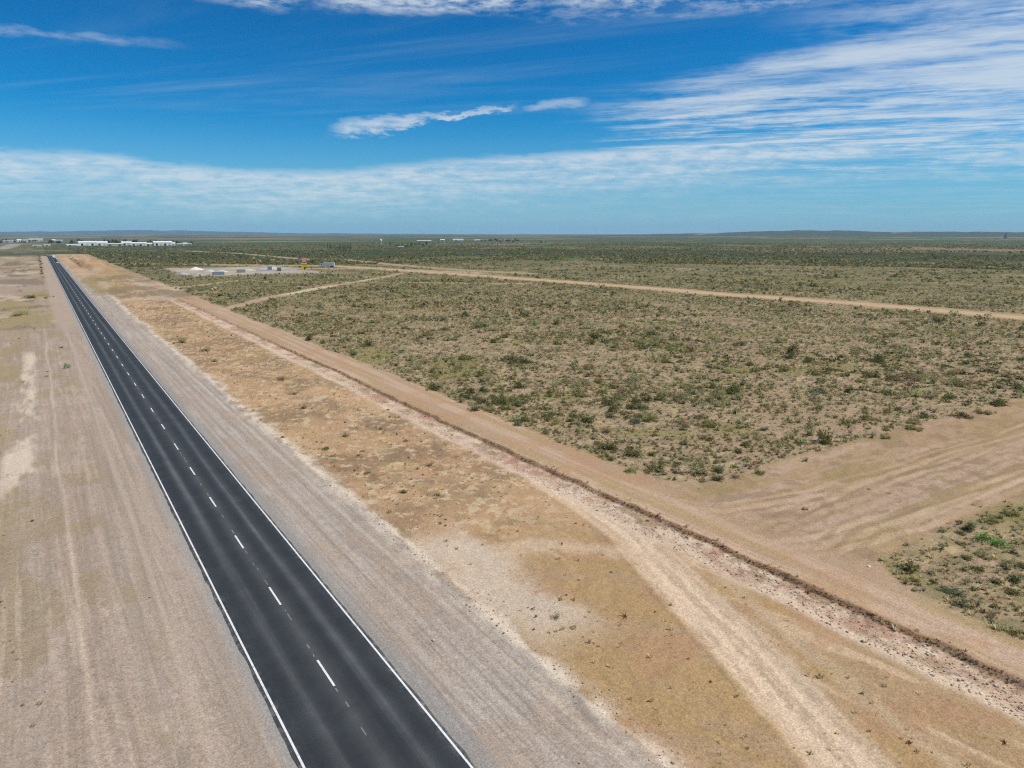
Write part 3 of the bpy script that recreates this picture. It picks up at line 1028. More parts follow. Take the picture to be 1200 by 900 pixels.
# ---- plants one can point at, surveyed from the photograph: (u, v of the base, width px, kind, height factor, label)
SOLO = [
    (78, 431, 9, 'bright', 1.5, 'bright green plant standing alone on the bare verge left of the road', 'verge'),
    (72, 408, 9, 'brown', 0.55, 'flat dark brown plant just beyond the bright green one left of the road', 'verge'),
    (55, 441, 6, 'brown', 0.6, 'small brown plant beside the worn path left of the road, nearer of a pair', 'verge'),
    (56, 435, 5, 'brown', 0.6, 'small brown plant beside the worn path left of the road, farther of a pair', 'verge'),
    (36, 349, 15, 'dark', 0.7, 'dark green bush on the pale left verge far along the road', 'verge'),
    (54, 350, 9, 'brown', 0.7, 'dry brown bush close to the left road shoulder beside the dark green bush', 'verge'),
    (63, 348, 4, 'brown', 0.9, 'tiny brown bush nearest the left road shoulder far along', 'verge'),
    (19, 371, 14, 'olive', 0.7, 'olive yellow clump on the straw covered ground at the left margin', 'verge'),
    (30, 369, 13, 'yellow', 0.8, 'yellow green clump touching the olive clump at the left margin', 'verge'),
    (473, 579, 14, 'dark', 0.9, 'dense dark green bush alone where gravel meets the dry grass', 'strip'),
    (513, 582, 10, 'olive', 0.9, 'sparse olive bush in golden grass right of the dense dark bush', 'strip'),
    (653, 727, 15, 'grey', 1.1, 'grey green spiky bush at the edge of the pale gravel patch', 'strip'),
    (624, 716, 8, 'dark', 0.6, 'low dark plant on pale ground left of the grey spiky bush', 'strip'),
    (671, 738, 9, 'olive', 0.7, 'small olive plant just right of the grey spiky bush', 'strip'),
    (695, 743, 5, 'brown', 0.7, 'tiny brown plant in orange grass beyond the grey spiky bush', 'strip'),
    (701, 761, 7, 'brown', 0.7, 'small brown plant on the pale gravel rim below the orange grass', 'strip'),
    (716, 672, 8, 'olive', 0.6, 'olive plant on the pale arc of the near grass strip', 'strip'),
    (678, 681, 6, 'brown', 0.6, 'brown plant in orange grass under the pale arc', 'strip'),
    (523, 636, 8, 'brown', 0.9, 'dark brown plant among small stones at the gravel rim', 'strip'),
    (331, 514, 8, 'dark', 0.6, 'flat dark plant on the pale gravel rim', 'strip'),
    (382, 527, 12, 'dark', 0.8, 'round dark green bush on the gravel rim with smaller plants around', 'strip'),
    (371, 519, 6, 'dark', 0.7, 'small dark plant touching the round bush on the gravel rim', 'strip'),
    (288, 478, 6, 'brown', 0.6, 'small dark brown plant, farthest on the pale gravel rim', 'strip'),
    (297, 481, 6, 'brown', 0.6, 'small dark brown plant, second along the pale gravel rim', 'strip'),
    (306, 492, 7, 'brown', 0.55, 'flat brown plant, third along the pale gravel rim', 'strip'),
    (347, 518, 5, 'brown', 0.6, 'tiny brown plant between two dark plants on the gravel rim', 'strip'),
    (390, 535, 9, 'olive', 0.55, 'low olive plant in front of the round bush on the gravel rim', 'strip'),
    (356, 478, 17, 'grey', 0.7, 'wide grey green bush in the middle of the golden grass strip', 'strip'),
    (405, 513, 17, 'grey', 0.7, 'grey bush in golden grass nearer than the wide grey green bush', 'strip'),
    (430, 556, 14, 'olive', 0.5, 'flat olive clump on the gravel rim beside golden grass', 'strip'),
    (213, 401, 22, 'grey', 0.7, 'large grey green bush at the far end of the grass strip', 'strip'),
    (240, 412, 16, 'olive', 0.7, 'olive bush behind the gravel rim at the far end of the grass strip', 'strip'),
    (252, 425, 14, 'grey', 0.6, 'pale grey bush by the gravel rim at the far end of the grass strip', 'strip'),
    (330, 446, 22, 'brown', 0.5, 'broad dry brown bush on the hummock in the grass strip', 'strip'),
    (345, 462, 15, 'brown', 0.5, 'dry brown bush right below the broad one on the hummock', 'strip'),
    (476, 517, 14, 'brown', 0.5, 'dry brown bush close to the pale trench in the grass strip', 'strip'),
    (446, 503, 8, 'dark', 0.6, 'small dark bush next to the pale trench in the grass strip', 'strip'),
    (455, 480, 7, 'dark', 0.6, 'small dark bush on the edge of the pale trench further along', 'strip'),
    (503, 546, 22, 'brown', 0.4, 'wide flat brown bush on a mound in golden grass', 'strip'),
    (425, 530, 9, 'brown', 0.6, 'small brown bush in grass between the grey bush and the gravel', 'strip'),
    (759, 611, 7, 'dark', 1.0, 'small dark bush growing on the face of the earth bank', 'bank'),
    (943, 598, 10, 'olive', 0.9, 'green bush alone in the middle of the cleared strip', 'clear'),
    (819, 574, 5, 'brown', 0.6, 'tiny brown plant on bare ground off the field corner', 'clear'),
    (1018, 573, 8, 'brown', 0.4, 'flat brown plant in the cleared strip beyond the lone green bush', 'clear'),
    (1041, 578, 7, 'brown', 0.5, 'small brown plant in the cleared strip nearer the scrub patch', 'clear'),
    (1060, 647, 6, 'brown', 0.7, 'small brown plant on the near side of the cleared strip', 'clear'),
    (1082, 648, 9, 'brown', 0.7, 'brown bush on bare soil beside the near scrub patch', 'clear'),
    (1140, 592, 7, 'brown', 0.5, 'small brown plant on bare soil above the bright green thicket', 'clear'),
    (1167, 484, 5, 'brown', 1.3, 'small upright brown plant at the edge of the cleared strip', 'clear'),
    (1136, 622, 22, 'dark', 0.9, 'dark green bush at the head of the bright green thicket', 'patch'),
    (1152, 634, 24, 'bright', 0.9, 'bright green bush in the middle of the thicket beside the clearing', 'patch'),
    (1170, 640, 22, 'bright', 0.7, 'bright green bush at the near end of the thicket', 'patch'),
    (1125, 626, 16, 'olive', 0.7, 'olive bush on the bare side of the bright green thicket', 'patch'),
    (1127, 638, 16, 'olive', 0.5, 'low olive bush in front of the dark thicket bush', 'patch'),
    (1158, 613, 24, 'olive', 0.6, 'olive green bush behind the bright green thicket', 'patch'),
    (1184, 604, 22, 'olive', 0.8, 'rounded olive bush beyond the thicket near the clearing', 'patch'),
    (1170, 608, 14, 'dark', 0.7, 'dark bush next to the rounded olive bush', 'patch'),
    (1120, 698, 30, 'teal', 0.5, 'low bluish green bush on the track side of the near scrub patch', 'patch'),
    (1107, 692, 22, 'teal', 0.5, 'smaller bluish green bush at the track side of the near scrub patch', 'patch'),
    (1090, 672, 20, 'grey', 0.6, 'grey green bush at the tip of the near scrub patch', 'patch'),
    (1133, 655, 18, 'dark', 0.6, 'dark green bush behind the bluish bushes in the near patch', 'patch'),
    (1146, 668, 22, 'dark', 0.5, 'flat dark green bush in the middle of the near scrub patch', 'patch'),
    (1166, 684, 22, 'dark', 0.5, 'dark spreading bush in the near patch below the thicket', 'patch'),
    (1188, 697, 26, 'dark', 0.5, 'large dark spreading bush at the right of the near patch', 'patch'),
    (1195, 664, 26, 'dark', 0.5, 'wide dark bush at the right margin of the near patch', 'patch'),
    (1184, 737, 8, 'brown', 0.8, 'small dark brown plant alone near the track by the near patch', 'patch'),
    (690, 494, 36, 'dark', 0.75, 'big dark green bush at the front of the scrub field', 'field'),
    (676, 488, 26, 'olive', 0.8, 'olive bush leaning on the big dark green bush in the field', 'field'),
    (711, 507, 26, 'brown', 0.7, 'dark brown bush right in front of the big dark green bush', 'field'),
    (716, 489, 20, 'dark', 0.6, 'dark bush just behind the brown bush in the field', 'field'),
    (745, 496, 28, 'teal', 0.8, 'bluish green bush right of the dark brown bush in the field', 'field'),
    (967, 520, 28, 'olive', 1.9, 'tallest bush of the scrub field, olive with a pointed top', 'field'),
    (937, 520, 20, 'bright', 0.8, 'bright green low bush left of the tallest pointed bush', 'field'),
    (766, 551, 36, 'olive', 0.7, 'wide olive bush at the corner of the scrub field', 'field'),
    (738, 553, 19, 'bright', 0.6, 'bright green mat on the track edge by the field corner', 'field'),
    (841, 563, 24, 'dark', 0.8, 'dark green bush at the tip of the field corner', 'field'),
    (862, 560, 20, 'brown', 0.8, 'brown bush next to the dark corner bush of the field', 'field'),
    (891, 556, 18, 'olive', 1.1, 'olive bush standing at the clearing edge near the field corner', 'field'),
    (944, 541, 14, 'grey', 0.8, 'small grey bush at the clearing edge below the tallest bush', 'field'),
    (1038, 513, 14, 'olive', 1.0, 'upright olive bush at the clearing edge right of the tallest bush', 'field'),
    (1070, 503, 24, 'olive', 0.6, 'olive bush on the clearing edge between upright and long bushes', 'field'),
    (1126, 488, 28, 'dark', 0.5, 'long dark green bush on the clearing edge toward the right', 'field'),
    (1152, 484, 20, 'olive', 0.7, 'olive bush beside the long dark bush on the clearing edge', 'field'),
    (1172, 475, 30, 'dark', 0.6, 'dark green bush on the clearing edge at the far right', 'field'),
    (555, 480, 22, 'dark', 0.7, 'dark green bush on the track edge of the scrub field', 'field'),
    (606, 497, 20, 'teal', 0.8, 'bluish bush on the track edge nearer than the dark green one', 'field'),
    (652, 496, 18, 'yellow', 1.1, 'yellow green bush on the track edge beside the big dark bush', 'field'),
    (656, 518, 14, 'grey', 0.8, 'grey bush on the track edge in front of the yellow green bush', 'field'),
]
for (u, v, w, kind, hs, lab, zone) in SOLO:
    x, y = at(u, v)
    shrub(kind, x, y, w * px(u, v) * 0.5, lab, None, hs, parts=(w >= 12 and zone != 'verge'))

# rows of dark bushes along the far verges
gB = 'dry bushes in a row beyond the left shoulder'
for k in range(16):
    y = 560 + k * 34 + random.uniform(-9, 9)
    x = 1.0 + random.uniform(-0.9, 0.9)
    shrub(random.choice(['brown', 'brown', 'olive', 'dark']), x, y, random.uniform(1.2, 2.4), 'dark dry bush in the row along the far left shoulder', gB, random.uniform(0.7, 1.1))
gC = 'dry bushes in a row beyond the right shoulder'
for k in range(9):
    y = 715 + k * 30 + random.uniform(-7, 7)
    shrub(random.choice(['brown', 'brown', 'dark']), 29.4 + (y - 720) * 0.012 + random.uniform(-0.7, 0.7), y, random.uniform(1.0, 2.0),
          'dark brown bush in the row on the tan ground far right of the road', gC, random.uniform(0.6, 0.9))

# ---- the scrub itself: scatter over the plain
def scatter(n, rmax, seed, rpow=0.72):
    g = np.random.default_rng(seed)
    a = g.uniform(R(-40), R(40), n) + YAW
    r = 34 + (rmax - 34) * g.uniform(0, 1, n) ** (1 / rpow * 1.0)
    return r * np.sin(a), r * np.cos(a), r, g


PA = np.array(PLACED)
x, y, r, g = scatter(70000, 760, 5, 0.80)
m = scrub_mask(x, y)
patchy = fbm(x * 0.035, y * 0.035, 201, 3)
clump = fbm(x * 0.16, y * 0.16, 203, 2)
keep = (m > 0.55) & (x > 54) & (g.uniform(0, 1, len(x)) < 0.12 + (0.85 + 0.5 * ss(110, 280, r)) * ss(0.36, 0.66, patchy) * ss(0.30, 0.60, clump))
keep &= (y > 34) | (g.uniform(0, 1, len(x)) < 0.5)
x, y, r = x[keep], y[keep], r[keep]
gd = np.random.default_rng(8)
sz = np.exp(gd.normal(-0.48, 0.50, len(x))) * (1 + 0.30 * ss(160, 600, r))
sz = np.clip(sz, 0.26, 2.6)
x9, y9, r9, g9 = scatter(110000, 460, 25, 0.70)
m9 = scrub_mask(x9, y9)
k9 = (m9 > 0.5) & (x9 > 54) & (g9.uniform(0, 1, len(x9)) < (0.10 + 0.70 * ss(0.36, 0.60, fbm(x9 * 0.09, y9 * 0.09, 207, 3))) * (0.85 + 0.35 * ss(100, 250, r9)))
k9 &= (y9 > 34) | (g9.uniform(0, 1, len(x9)) < 0.55)
x9, y9, r9 = x9[k9], y9[k9], r9[k9]
s9 = np.clip(np.exp(gd.normal(-1.0, 0.35, len(x9))), 0.18, 0.85) * (1 + 0.5 * ss(140, 400, r9))
nbig = len(x)
x, y, r, sz = np.r_[x, x9], np.r_[y, y9], np.r_[r, r9], np.r_[sz, s9]
# keep clear of the surveyed plants
near = np.zeros(len(x), bool)
for (qx, qy, qr) in PA[PA[:, 0] > 52]:
    near |= np.hypot(x - qx, y - qy) < (qr * 0.8 + sz * 0.4)
little = (np.arange(len(x)) >= nbig)[~near]
x, y, r, sz = x[~near], y[~near], r[~near], sz[~near]
kn = list(KINDS)
pr = np.array([0.33, 0.17, 0.21, 0.09, 0.14, 0.05, 0.012, 0.006])
kd = gd.choice(len(kn), len(x), p=pr / pr.sum())
# neighbourhoods share a kind
nb = fbm(x * 0.06, y * 0.06, 205, 2)
kd = np.where((nb > 0.60) & (gd.uniform(0, 1, len(x)) < 0.6), kn.index('dark'), kd)
kd = np.where((nb < 0.40) & (gd.uniform(0, 1, len(x)) < 0.55), kn.index('grey'), kd)
kd = np.where(little, gd.choice(len(kn), len(x), p=[0.22, 0.04, 0.34, 0.04, 0.20, 0.157, 0.002, 0.001]), kd)
app = sz / r
order = np.argsort(-app)
NSOLO = 300 - sum(1 for s_ in SOLO)
top = []
for i in order:
    # only what the frame shows
    fx = x[i] * CY - y[i] * SY
    fy = x[i] * SY + y[i] * CY
    dep = fy * math.cos(PITCH) + H * math.sin(PITCH)
    if abs(fx / dep * F) < 596 and (-(fy * math.sin(PITCH) - H * math.cos(PITCH)) / dep) * -F < 1e9 and r[i] < 260:
        top.append(i)
    if len(top) >= NSOLO:
        break
istop = np.zeros(len(x), bool)
istop[top] = True
SZW = lambda s_: 'large' if s_ > 1.35 else 'mid sized' if s_ > 0.85 else 'small'


def zone_words(X, Y):
    if Y < 34 and X > 50:
        return 'in the near scrub patch beside the cleared strip'
    if X < 64 and Y > 68:
        return 'on the scrub field edge along the track'
    if Y < 62 and X > 66:
        return 'on the scrub field edge along the clearing'
    if X < 66 and Y <= 68:
        return 'at the corner of the scrub field'
    if Y < 85:
        return 'behind the clearing edge of the scrub field'
    if X < 85:
        return 'inside the scrub field near the track'
    return 'deep inside the scrub field'


for i in top:
    k = kn[kd[i]]
    wd_ = KINDS[k][0]
    shp = {'dome': 'rounded', 'wisp': 'twiggy', 'mat': 'low'}[KINDS[k][2]]
    shrub(k, x[i], y[i], sz[i], f'{SZW(sz[i])} {wd_} {shp} shrub {zone_words(x[i], y[i])}',
          f'{wd_} shrubs {zone_words(x[i], y[i])}', random.uniform(0.75, 1.2))

# everything smaller or farther: one mass of scrub
def mass(name, X, Y, SZ, KD, lods, cols, hw, seed, cat=None, label=None):
    g = np.random.default_rng(seed)
    Z = height(X, Y) - 0.02
    rot = g.uniform(0, 6.283, len(X))
    hsc = g.uniform(0.75, 1.25, len(X))
    pick = g.integers(0, 4, len(X))
    vv, cc = [], []
    for k in np.unique(KD):
        for q in range(4):
            for (lo, hi, n, size) in lods:
                rr = np.hypot(X, Y)
                s_ = (KD == k) & (pick == q) & (rr >= lo) & (rr < hi)
                if not s_.any():
                    continue
                shp, hgt, col = hw[k]
                p = leaf_cloud(n, shp, size, seed + 31 * k + q)
                c, s2 = np.cos(rot[s_])[:, None], np.sin(rot[s_])[:, None]
                sx = SZ[s_][:, None]
                vx = (p[None, :, 0] * c - p[None, :, 1] * s2) * sx + X[s_][:, None]
                vy = (p[None, :, 0] * s2 + p[None, :, 1] * c) * sx + Y[s_][:, None]
                vz = p[None, :, 2] * hgt * hsc[s_][:, None] * sx + Z[s_][:, None]
                vv.append(np.stack([vx, vy, vz], -1).reshape(-1, 3))
                br = (g.uniform(0.75, 1.2, s_.sum())[:, None] * np.repeat(g.uniform(0.75, 1.22, n), 3)[None, :])[..., None]
                tint = np.stack([g.uniform(0.9, 1.12, s_.sum()), np.ones(s_.sum()), g.uniform(0.88, 1.1, s_.sum())], -1)[:, None, :]
                cc.append((col[None, None, :] * br * tint).reshape(-1, 3))
    v = np.concatenate(vv)
    o = link(bpy.data.objects.new(name, np_mesh(name, v, tri_faces(len(v)), attr_mat(name + '_leaf', detail=True), np.concatenate(cc))))
    return tag(o, label, cat, kind='stuff')


rest = ~istop
hwS = {i: (KINDS[k][2], KINDS[k][3] * 1.6, np.minimum(alb(*KINDS[k][1]) * FCOL, 0.5)) for i, k in enumerate(kn)}
mass('scrub', x[rest], y[rest], sz[rest], kd[rest], [(0, 130, 80, 0.19), (130, 240, 34, 0.28), (240, 900, 12, 0.48)], None, hwS, 400)
NSCRUB = rest.sum()

gf_ = np.random.default_rng(77)
nf = 42000
af = gf_.uniform(R(-39), R(39), nf) + YAW
rf_ = 680 + 1500 * gf_.uniform(0, 1, nf) ** 1.3
xf, yf = rf_ * np.sin(af), rf_ * np.cos(af)
kf = (scrub_mask(xf, yf) > 0.5) & (xf > 48) & (fbm(xf * 0.012, yf * 0.012, 209, 3) > 0.40)
xf, yf, rf_ = xf[kf], yf[kf], rf_[kf]
sf_ = np.clip(np.exp(gf_.normal(0.45, 0.35, len(xf))), 0.7, 3.2)
mass('far_scrub', xf, yf, sf_, gf_.choice(len(kn), len(xf), p=[0.45, 0.33, 0.10, 0.04, 0.08, 0.0, 0.0, 0.0]), [(0, 5000, 9, 0.6)], None, hwS, 450)

# dry bunch grass between the shrubs and on the strips
x, y, r, g = scatter(46000, 330, 15, 0.62)
m = scrub_mask(x, y)
st = band(x, 26.5, 44, 1.2) * (0.5 + 1.2 * ss(0.44, 0.62, fbm(x * 0.3, y * 0.3, 211, 3)))
lv = (1 - ss(-6, -2, x)) * 0.35 * ss(0.4, 0.6, fbm(x * 0.2, y * 0.2, 212, 2))
bk = band(x, 48.2, 49.6, 0.3) * 0.5
pdens = np.maximum(np.maximum(m * (x > 54) * 0.9, st * 0.5), np.maximum(lv, bk))
pdens *= 1 - 0.9 * (polyd(FORK, x, y) < 2.2)
pdens *= np.where((x < 46) & (x > 20), 0.12 + 0.88 * ss(50, 85, y), 1.0)
keep = g.uniform(0, 1, len(x)) < pdens
x, y, r = x[keep], y[keep], r[keep]
tg = np.random.default_rng(17)
gb = np.random.default_rng(31)
yb_ = 10 + 170 * gb.uniform(0, 1, 3000) ** 1.5
xb_ = 48.62 + gb.normal(0, 0.17, 3000) + 48.7 - bank_d(np.full(3000, 48.7), yb_)
x, y, r = np.r_[x, xb_], np.r_[y, yb_], np.r_[r, np.hypot(xb_, yb_)]
tsz = np.clip(np.exp(tg.normal(-1.5, 0.35, len(x))), 0.1, 0.5) * (1 + 0.6 * ss(90, 250, r)) * np.where(x < 54, 0.95, 1.15)
tk = tg.choice(4, len(x), p=[0.42, 0.30, 0.16, 0.12])
tsz[-3000:] *= 0.55
tk[-3000:] = tg.choice([1, 2, 3, 3, 3], 3000)
hwT = {0: ('tuft', 0.8, alb(202, 186, 146) * 1.5), 1: ('tuft', 0.75, alb(186, 168, 130) * 1.5), 2: ('tuft', 0.8, alb(146, 140, 96) * 1.6), 3: ('tuft', 0.6, alb(128, 102, 76) * 1.4)}
mass('dry_grass', x, y, tsz, tk, [(0, 90, 16, 0.13), (90, 500, 7, 0.25)], None, hwT, 500)

# loose stones on the rocky trench, the gravel rim and the verges
def stones():
    g = np.random.default_rng(23)
    n = 5200
    s = 8 + 150 * g.uniform(0, 1, n) ** 1.7
    which = g.uniform(0, 1, n)
    d = np.where(which < 0.75, g.uniform(45.0, 48.3, n), np.where(which < 0.95, 25.4 + g.normal(0, 0.7, n), np.where(which < 0.97, g.uniform(17.5, 25, n), g.uniform(-9, 6.5, n))))
    size = np.clip(np.exp(g.normal(-3.0, 0.4, n)), 0.025, 0.15)
    base = np.array([(1, 0, 0), (0.3, 0.95, 0), (-0.8, 0.6, 0), (-0.8, -0.6, 0), (0.3, -0.95, 0), (0.1, 0.1, 0.75), (-0.2, 0.2, -0.5)], float)
    fc = np.array([(0, 1, 5), (1, 2, 5), (2, 3, 5), (3, 4, 5), (4, 0, 5), (1, 0, 6), (2, 1, 6), (3, 2, 6), (4, 3, 6), (0, 4, 6)])
    P_ = base[None] * size[:, None, None] * g.uniform(0.65, 1.3, (n, 7, 3))
    a = g.uniform(0, 6.283, n)
    c, s2 = np.cos(a)[:, None], np.sin(a)[:, None]
    X = P_[..., 0] * c - P_[..., 1] * s2 + d[:, None]
    Y = P_[..., 0] * s2 + P_[..., 1] * c + s[:, None]
    Z = P_[..., 2] + (height(d, s) + size * 0.2)[:, None]
    v = np.stack([X, Y, Z], -1).reshape(-1, 3)
    f = (fc[None] + 7 * np.arange(n)[:, None, None]).reshape(-1, 3)
    pal = np.array([alb(214, 192, 166), alb(184, 156, 132), alb(150, 130, 112), alb(196, 150, 122)])
    col = np.repeat(pal[g.choice(4, n, p=[0.45, 0.36, 0.06, 0.13])] * g.uniform(0.75, 1.15, n)[:, None], 7, 0)
    o = link(bpy.data.objects.new('rubble', np_mesh('rubble', v, f, attr_mat('stone_chips'), col)))
    tag(o, kind='stuff')


stones()


def rock(u, v, w, rgb, label, group=None):
    x_, y_ = at(u, v)
    s_ = w * px(u, v) * 0.5
    mb = MB()
    g = random.Random(int(u * 7 + v))
    rings = []
    for z, k in ((-0.25, 0.8), (0.1, 1.0), (0.45, 0.85), (0.75, 0.45)):
        rings.append([(math.cos(a) * k * g.uniform(0.75, 1.1), math.sin(a) * k * g.uniform(0.7, 1.1), z * g.uniform(0.85, 1.1)) for a in [i * math.pi / 4 for i in range(8)]])
    mb.rings(rings)
    o = mb.build('rock', simple_mat('rock_stone', alb(*rgb), 0.9, 0.25, 4))
    o.location = (x_, y_, hz(x_, y_))
    o.scale = (s_, s_ * 0.8, s_ * 0.8)
    tag(o, label, 'rock', group)


rock(1018, 664, 5, (240, 236, 228), 'white stone on bare ground left of the near scrub patch')
rock(523, 579, 3.4, (236, 224, 200), 'pale stone beside the sparse olive bush in golden grass')
rock(511, 615, 3.4, (236, 220, 200), 'pale stone among dark stones at the gravel rim')
rock(504, 551, 4, (226, 206, 182), 'pale stone on the grassy mound right of the gravel')
for i, (u, v) in enumerate([(499, 606), (504, 605), (509, 606), (513, 606), (516, 608), (518, 606), (522, 611), (522, 617)]):
    rock(u, v, random.uniform(2.4, 3.6), (104, 82, 62), 'small dark brown stone in the cluster at the gravel rim', 'dark stones clustered at the gravel rim')

# ------------------------------------------------------------------ far things
bark = simple_mat('bark', alb(110, 94, 78), 0.9, 0.2, 3)
white_wall = simple_mat('white_wall', (0.80, 0.81, 0.80), 0.6, 0.05, 0.2)
cream_wall = simple_mat('cream_wall', (0.62, 0.58, 0.50), 0.7, 0.08, 0.2)
grey_wall = simple_mat('grey_wall', (0.40, 0.40, 0.39), 0.7, 0.08, 0.2)
white_roof = simple_mat('metal_roof_white', (0.82, 0.84, 0.84), 0.45, 0.05, 0.2)
grey_roof = simple_mat('metal_roof_grey', (0.50, 0.55, 0.56), 0.5, 0.06, 0.2)
dark_open = simple_mat('dark_opening', (0.03, 0.032, 0.036), 0.5, 0.1)
steel = simple_mat('steel', (0.20, 0.22, 0.24), 0.5, 0.1)
pale_steel = simple_mat('pale_steel', (0.66, 0.67, 0.66), 0.5, 0.08)
rubber = simple_mat('rubber', (0.02, 0.02, 0.02), 0.8, 0.1)
glass = simple_mat('vehicle_glass', (0.02, 0.03, 0.035), 0.15, 0.02, spec=0.5)

TREE_ME = {}


def tree_meshes(kind):
    if kind in TREE_ME:
        return TREE_ME[kind]
    cols = {'poplar': (108, 98, 82), 'dark': (52, 66, 48), 'green': (84, 104, 58)}
    mat = foliage_mat('tree_' + kind, np.minimum(alb(*cols[kind]) * 1.5, 0.4))
    out = []
    for q in range(3):
        if kind == 'poplar':
            v = leaf_cloud(340, 'column', 0.10, 900 + q)
            v[:, :2] *= 0.17
        else:
            v = leaf_cloud(420, 'dome', 0.10, 910 + q + (5 if kind == 'dark' else 0))
            v[:, :2] *= 0.52
            v[:, 2] = v[:, 2] * 0.78 + 0.2
        cr = np_mesh('crown', v, tri_faces(len(v)), mat)
        mb_ = MB()
        mb_.tube((0, 0, -0.03), (0, 0, 0.6), 0.028, 0.012, 7)
        for a in (0.4, 2.3, 4.4):
            mb_.tube((0, 0, 0.25), (0.16 * math.cos(a), 0.16 * math.sin(a), 0.55), 0.012, 0.005, 5)
        out.append((cr, mb_.mesh('trunk', bark)))
    TREE_ME[kind] = out
    return out


def tree(kind, u, v, hgt_px, label, group=None, wid=1.0):
    x_, y_ = at(u, v)
    h_ = hgt_px * px(u, v)
    cr, tk_ = random.choice(tree_meshes(kind))
    o = empty('tree', (x_, y_, 0), random.uniform(0, 6.28))
    o.scale = (h_ * wid, h_ * wid, h_)
    link(bpy.data.objects.new('crown', cr), o)
    link(bpy.data.objects.new('trunk', tk_), o)
    tag(o, label, 'tree', group)


def face_cam(x_, y_):
    return math.atan2(y_, x_) - math.pi / 2


def shed(u0, u1, vb, hpx, label, wall=white_wall, roof=white_roof, group=None, doors=2, name='warehouse', cat='warehouse'):
    """long gabled shed, built in metres from its length and height in the photograph"""
    uc = (u0 + u1) / 2
    x_, y_ = at(uc, vb)
    p = px(uc, vb)
    L_ = (u1 - u0) * p
    h_ = hpx * p
    W = max(8.0, min(24.0, L_ * 0.6))
    o = empty(name, (x_, y_, 0), face_cam(x_, y_) + random.uniform(-0.06, 0.06))
    eave = h_ * 0.72
    w_ = MB().prism_x([(0, -0.3), (0, eave), (W / 2, h_ * 0.97), (W, eave), (W, -0.3)], -L_ / 2, L_ / 2)
    w_.build('wall', wall, o)
    t = 0.18
    rf = MB()
    for s1 in (0, 1):
        ya, yb = (-0.5, W / 2) if s1 == 0 else (W + 0.5, W / 2)
        sl = (h_ - eave) / (W / 2)
        za = eave - 0.5 * sl + 0.05
        rf.prism_x([(ya, za), (yb, h_ + 0.05), (yb, h_ + 0.05 + t), (ya, za + t)] if s1 == 0 else [(yb, h_ + 0.05), (ya, za), (ya, za + t), (yb, h_ + 0.05 + t)],
                   -L_ / 2 - 0.4, L_ / 2 + 0.4)
    rf.build('roof', roof, o)
    for k in range(doors):
        xx = -L_ / 2 + L_ * (k + 0.7) / (doors + 0.4)
        dw = min(2.2, L_ * 0.12)
        MB().box(xx - dw, xx + dw, -0.06, 0.02, 0.0, eave * 0.68).build('door', dark_open if k % 2 == 0 else grey_roof, o)
    tag(o, label, cat, group)
    return o


# town of sheds along the skyline at the end of the road
shed(95, 110, 288.0, 4.4, 'white shed at the left end of the bright row on the skyline', doors=3)
shed(114.6, 124.8, 288.0, 4.3, 'white shed second in the bright row on the skyline', doors=2)
shed(127, 142, 288.2, 2.6, 'low cream shed between white sheds on the skyline', cream_wall, cream_wall, doors=3)
shed(144, 153, 287.8, 4.0, 'white shed right of the low cream one on the skyline', doors=2)
shed(156, 170, 288.2, 3.6, 'white shed with grey front in the middle of the bright row', white_wall, white_roof, doors=4)
shed(171, 182, 288.0, 2.8, 'low pale shed left of the biggest white shed', cream_wall, white_roof, doors=2)
shed(182.6, 200, 288.0, 4.6, 'biggest white shed, toward the right end of the bright row', doors=4)
shed(200.6, 205, 287.9, 3.2, 'narrow white shed touching the biggest shed', doors=1)
shed(208, 213.5, 287.6, 1.9, 'small cream house alone right of the bright row', cream_wall, cream_wall, doors=1, name='house', cat='house')
shed(215, 219, 287.6, 2.7, 'small white house right of the bright row of sheds', doors=1, name='house', cat='house')
shed(220, 224, 287.6, 2.0, 'small grey house last to the right of the sheds', grey_wall, grey_roof, doors=1, name='house', cat='house')
shed(80, 90, 288.4, 1.6, 'long low white shed just left of the bright row', doors=2)
shed(36.5, 48, 283.0, 2.6, 'pale turquoise roofed hall standing far behind the road end', grey_wall, simple_mat('roof_turquoise', (0.52, 0.72, 0.72), 0.5, 0.05), doors=2, name='hall', cat='hall')
shed(21, 24.5, 283.6, 2.4, 'white house far left on the skyline', doors=1, name='house', cat='house')
shed(27.5, 32, 283.6, 2.2, 'pale green house far left beside the white house', simple_mat('wall_pale_green', (0.5, 0.6, 0.54), 0.7, 0.05), grey_roof, doors=1, name='house', cat='house')
shed(61.5, 64.5, 283.6, 2.4, 'white house on the skyline right above the road end', doors=1, name='house', cat='house')
shed(66.5, 72.5, 283.6, 2.0, 'grey house on the skyline right of the road end', grey_wall, grey_roof, doors=1, name='house', cat='house')
shed(40, 47.5, 288.8, 1.2, 'long low cream building left of the road end', cream_wall, cream_wall, doors=2)
shed(52.5, 58, 288.2, 1.3, 'low pale building just above the road end', white_wall, grey_roof, doors=1)
shed(6, 16, 284.0, 1.6, 'low grey building at the far left of the skyline', grey_wall, grey_roof, doors=2)
shed(489, 505, 283.2, 1.5, 'low white building far off among the trees mid skyline', doors=2)
shed(516, 521, 282.8, 2.2, 'white house far off right of the mid skyline trees', doors=1, name='house', cat='house')
shed(531, 543, 282.4, 2.2, 'white shed far off right of the mid skyline house', doors=2)
shed(556, 564, 282.6, 1.6, 'white shed left of the dark tree clump on the skyline', doors=1)
shed(467, 473, 290.4, 1.4, 'small pale house in front of the green trees mid skyline', cream_wall, grey_roof, doors=1, name='house', cat='house')

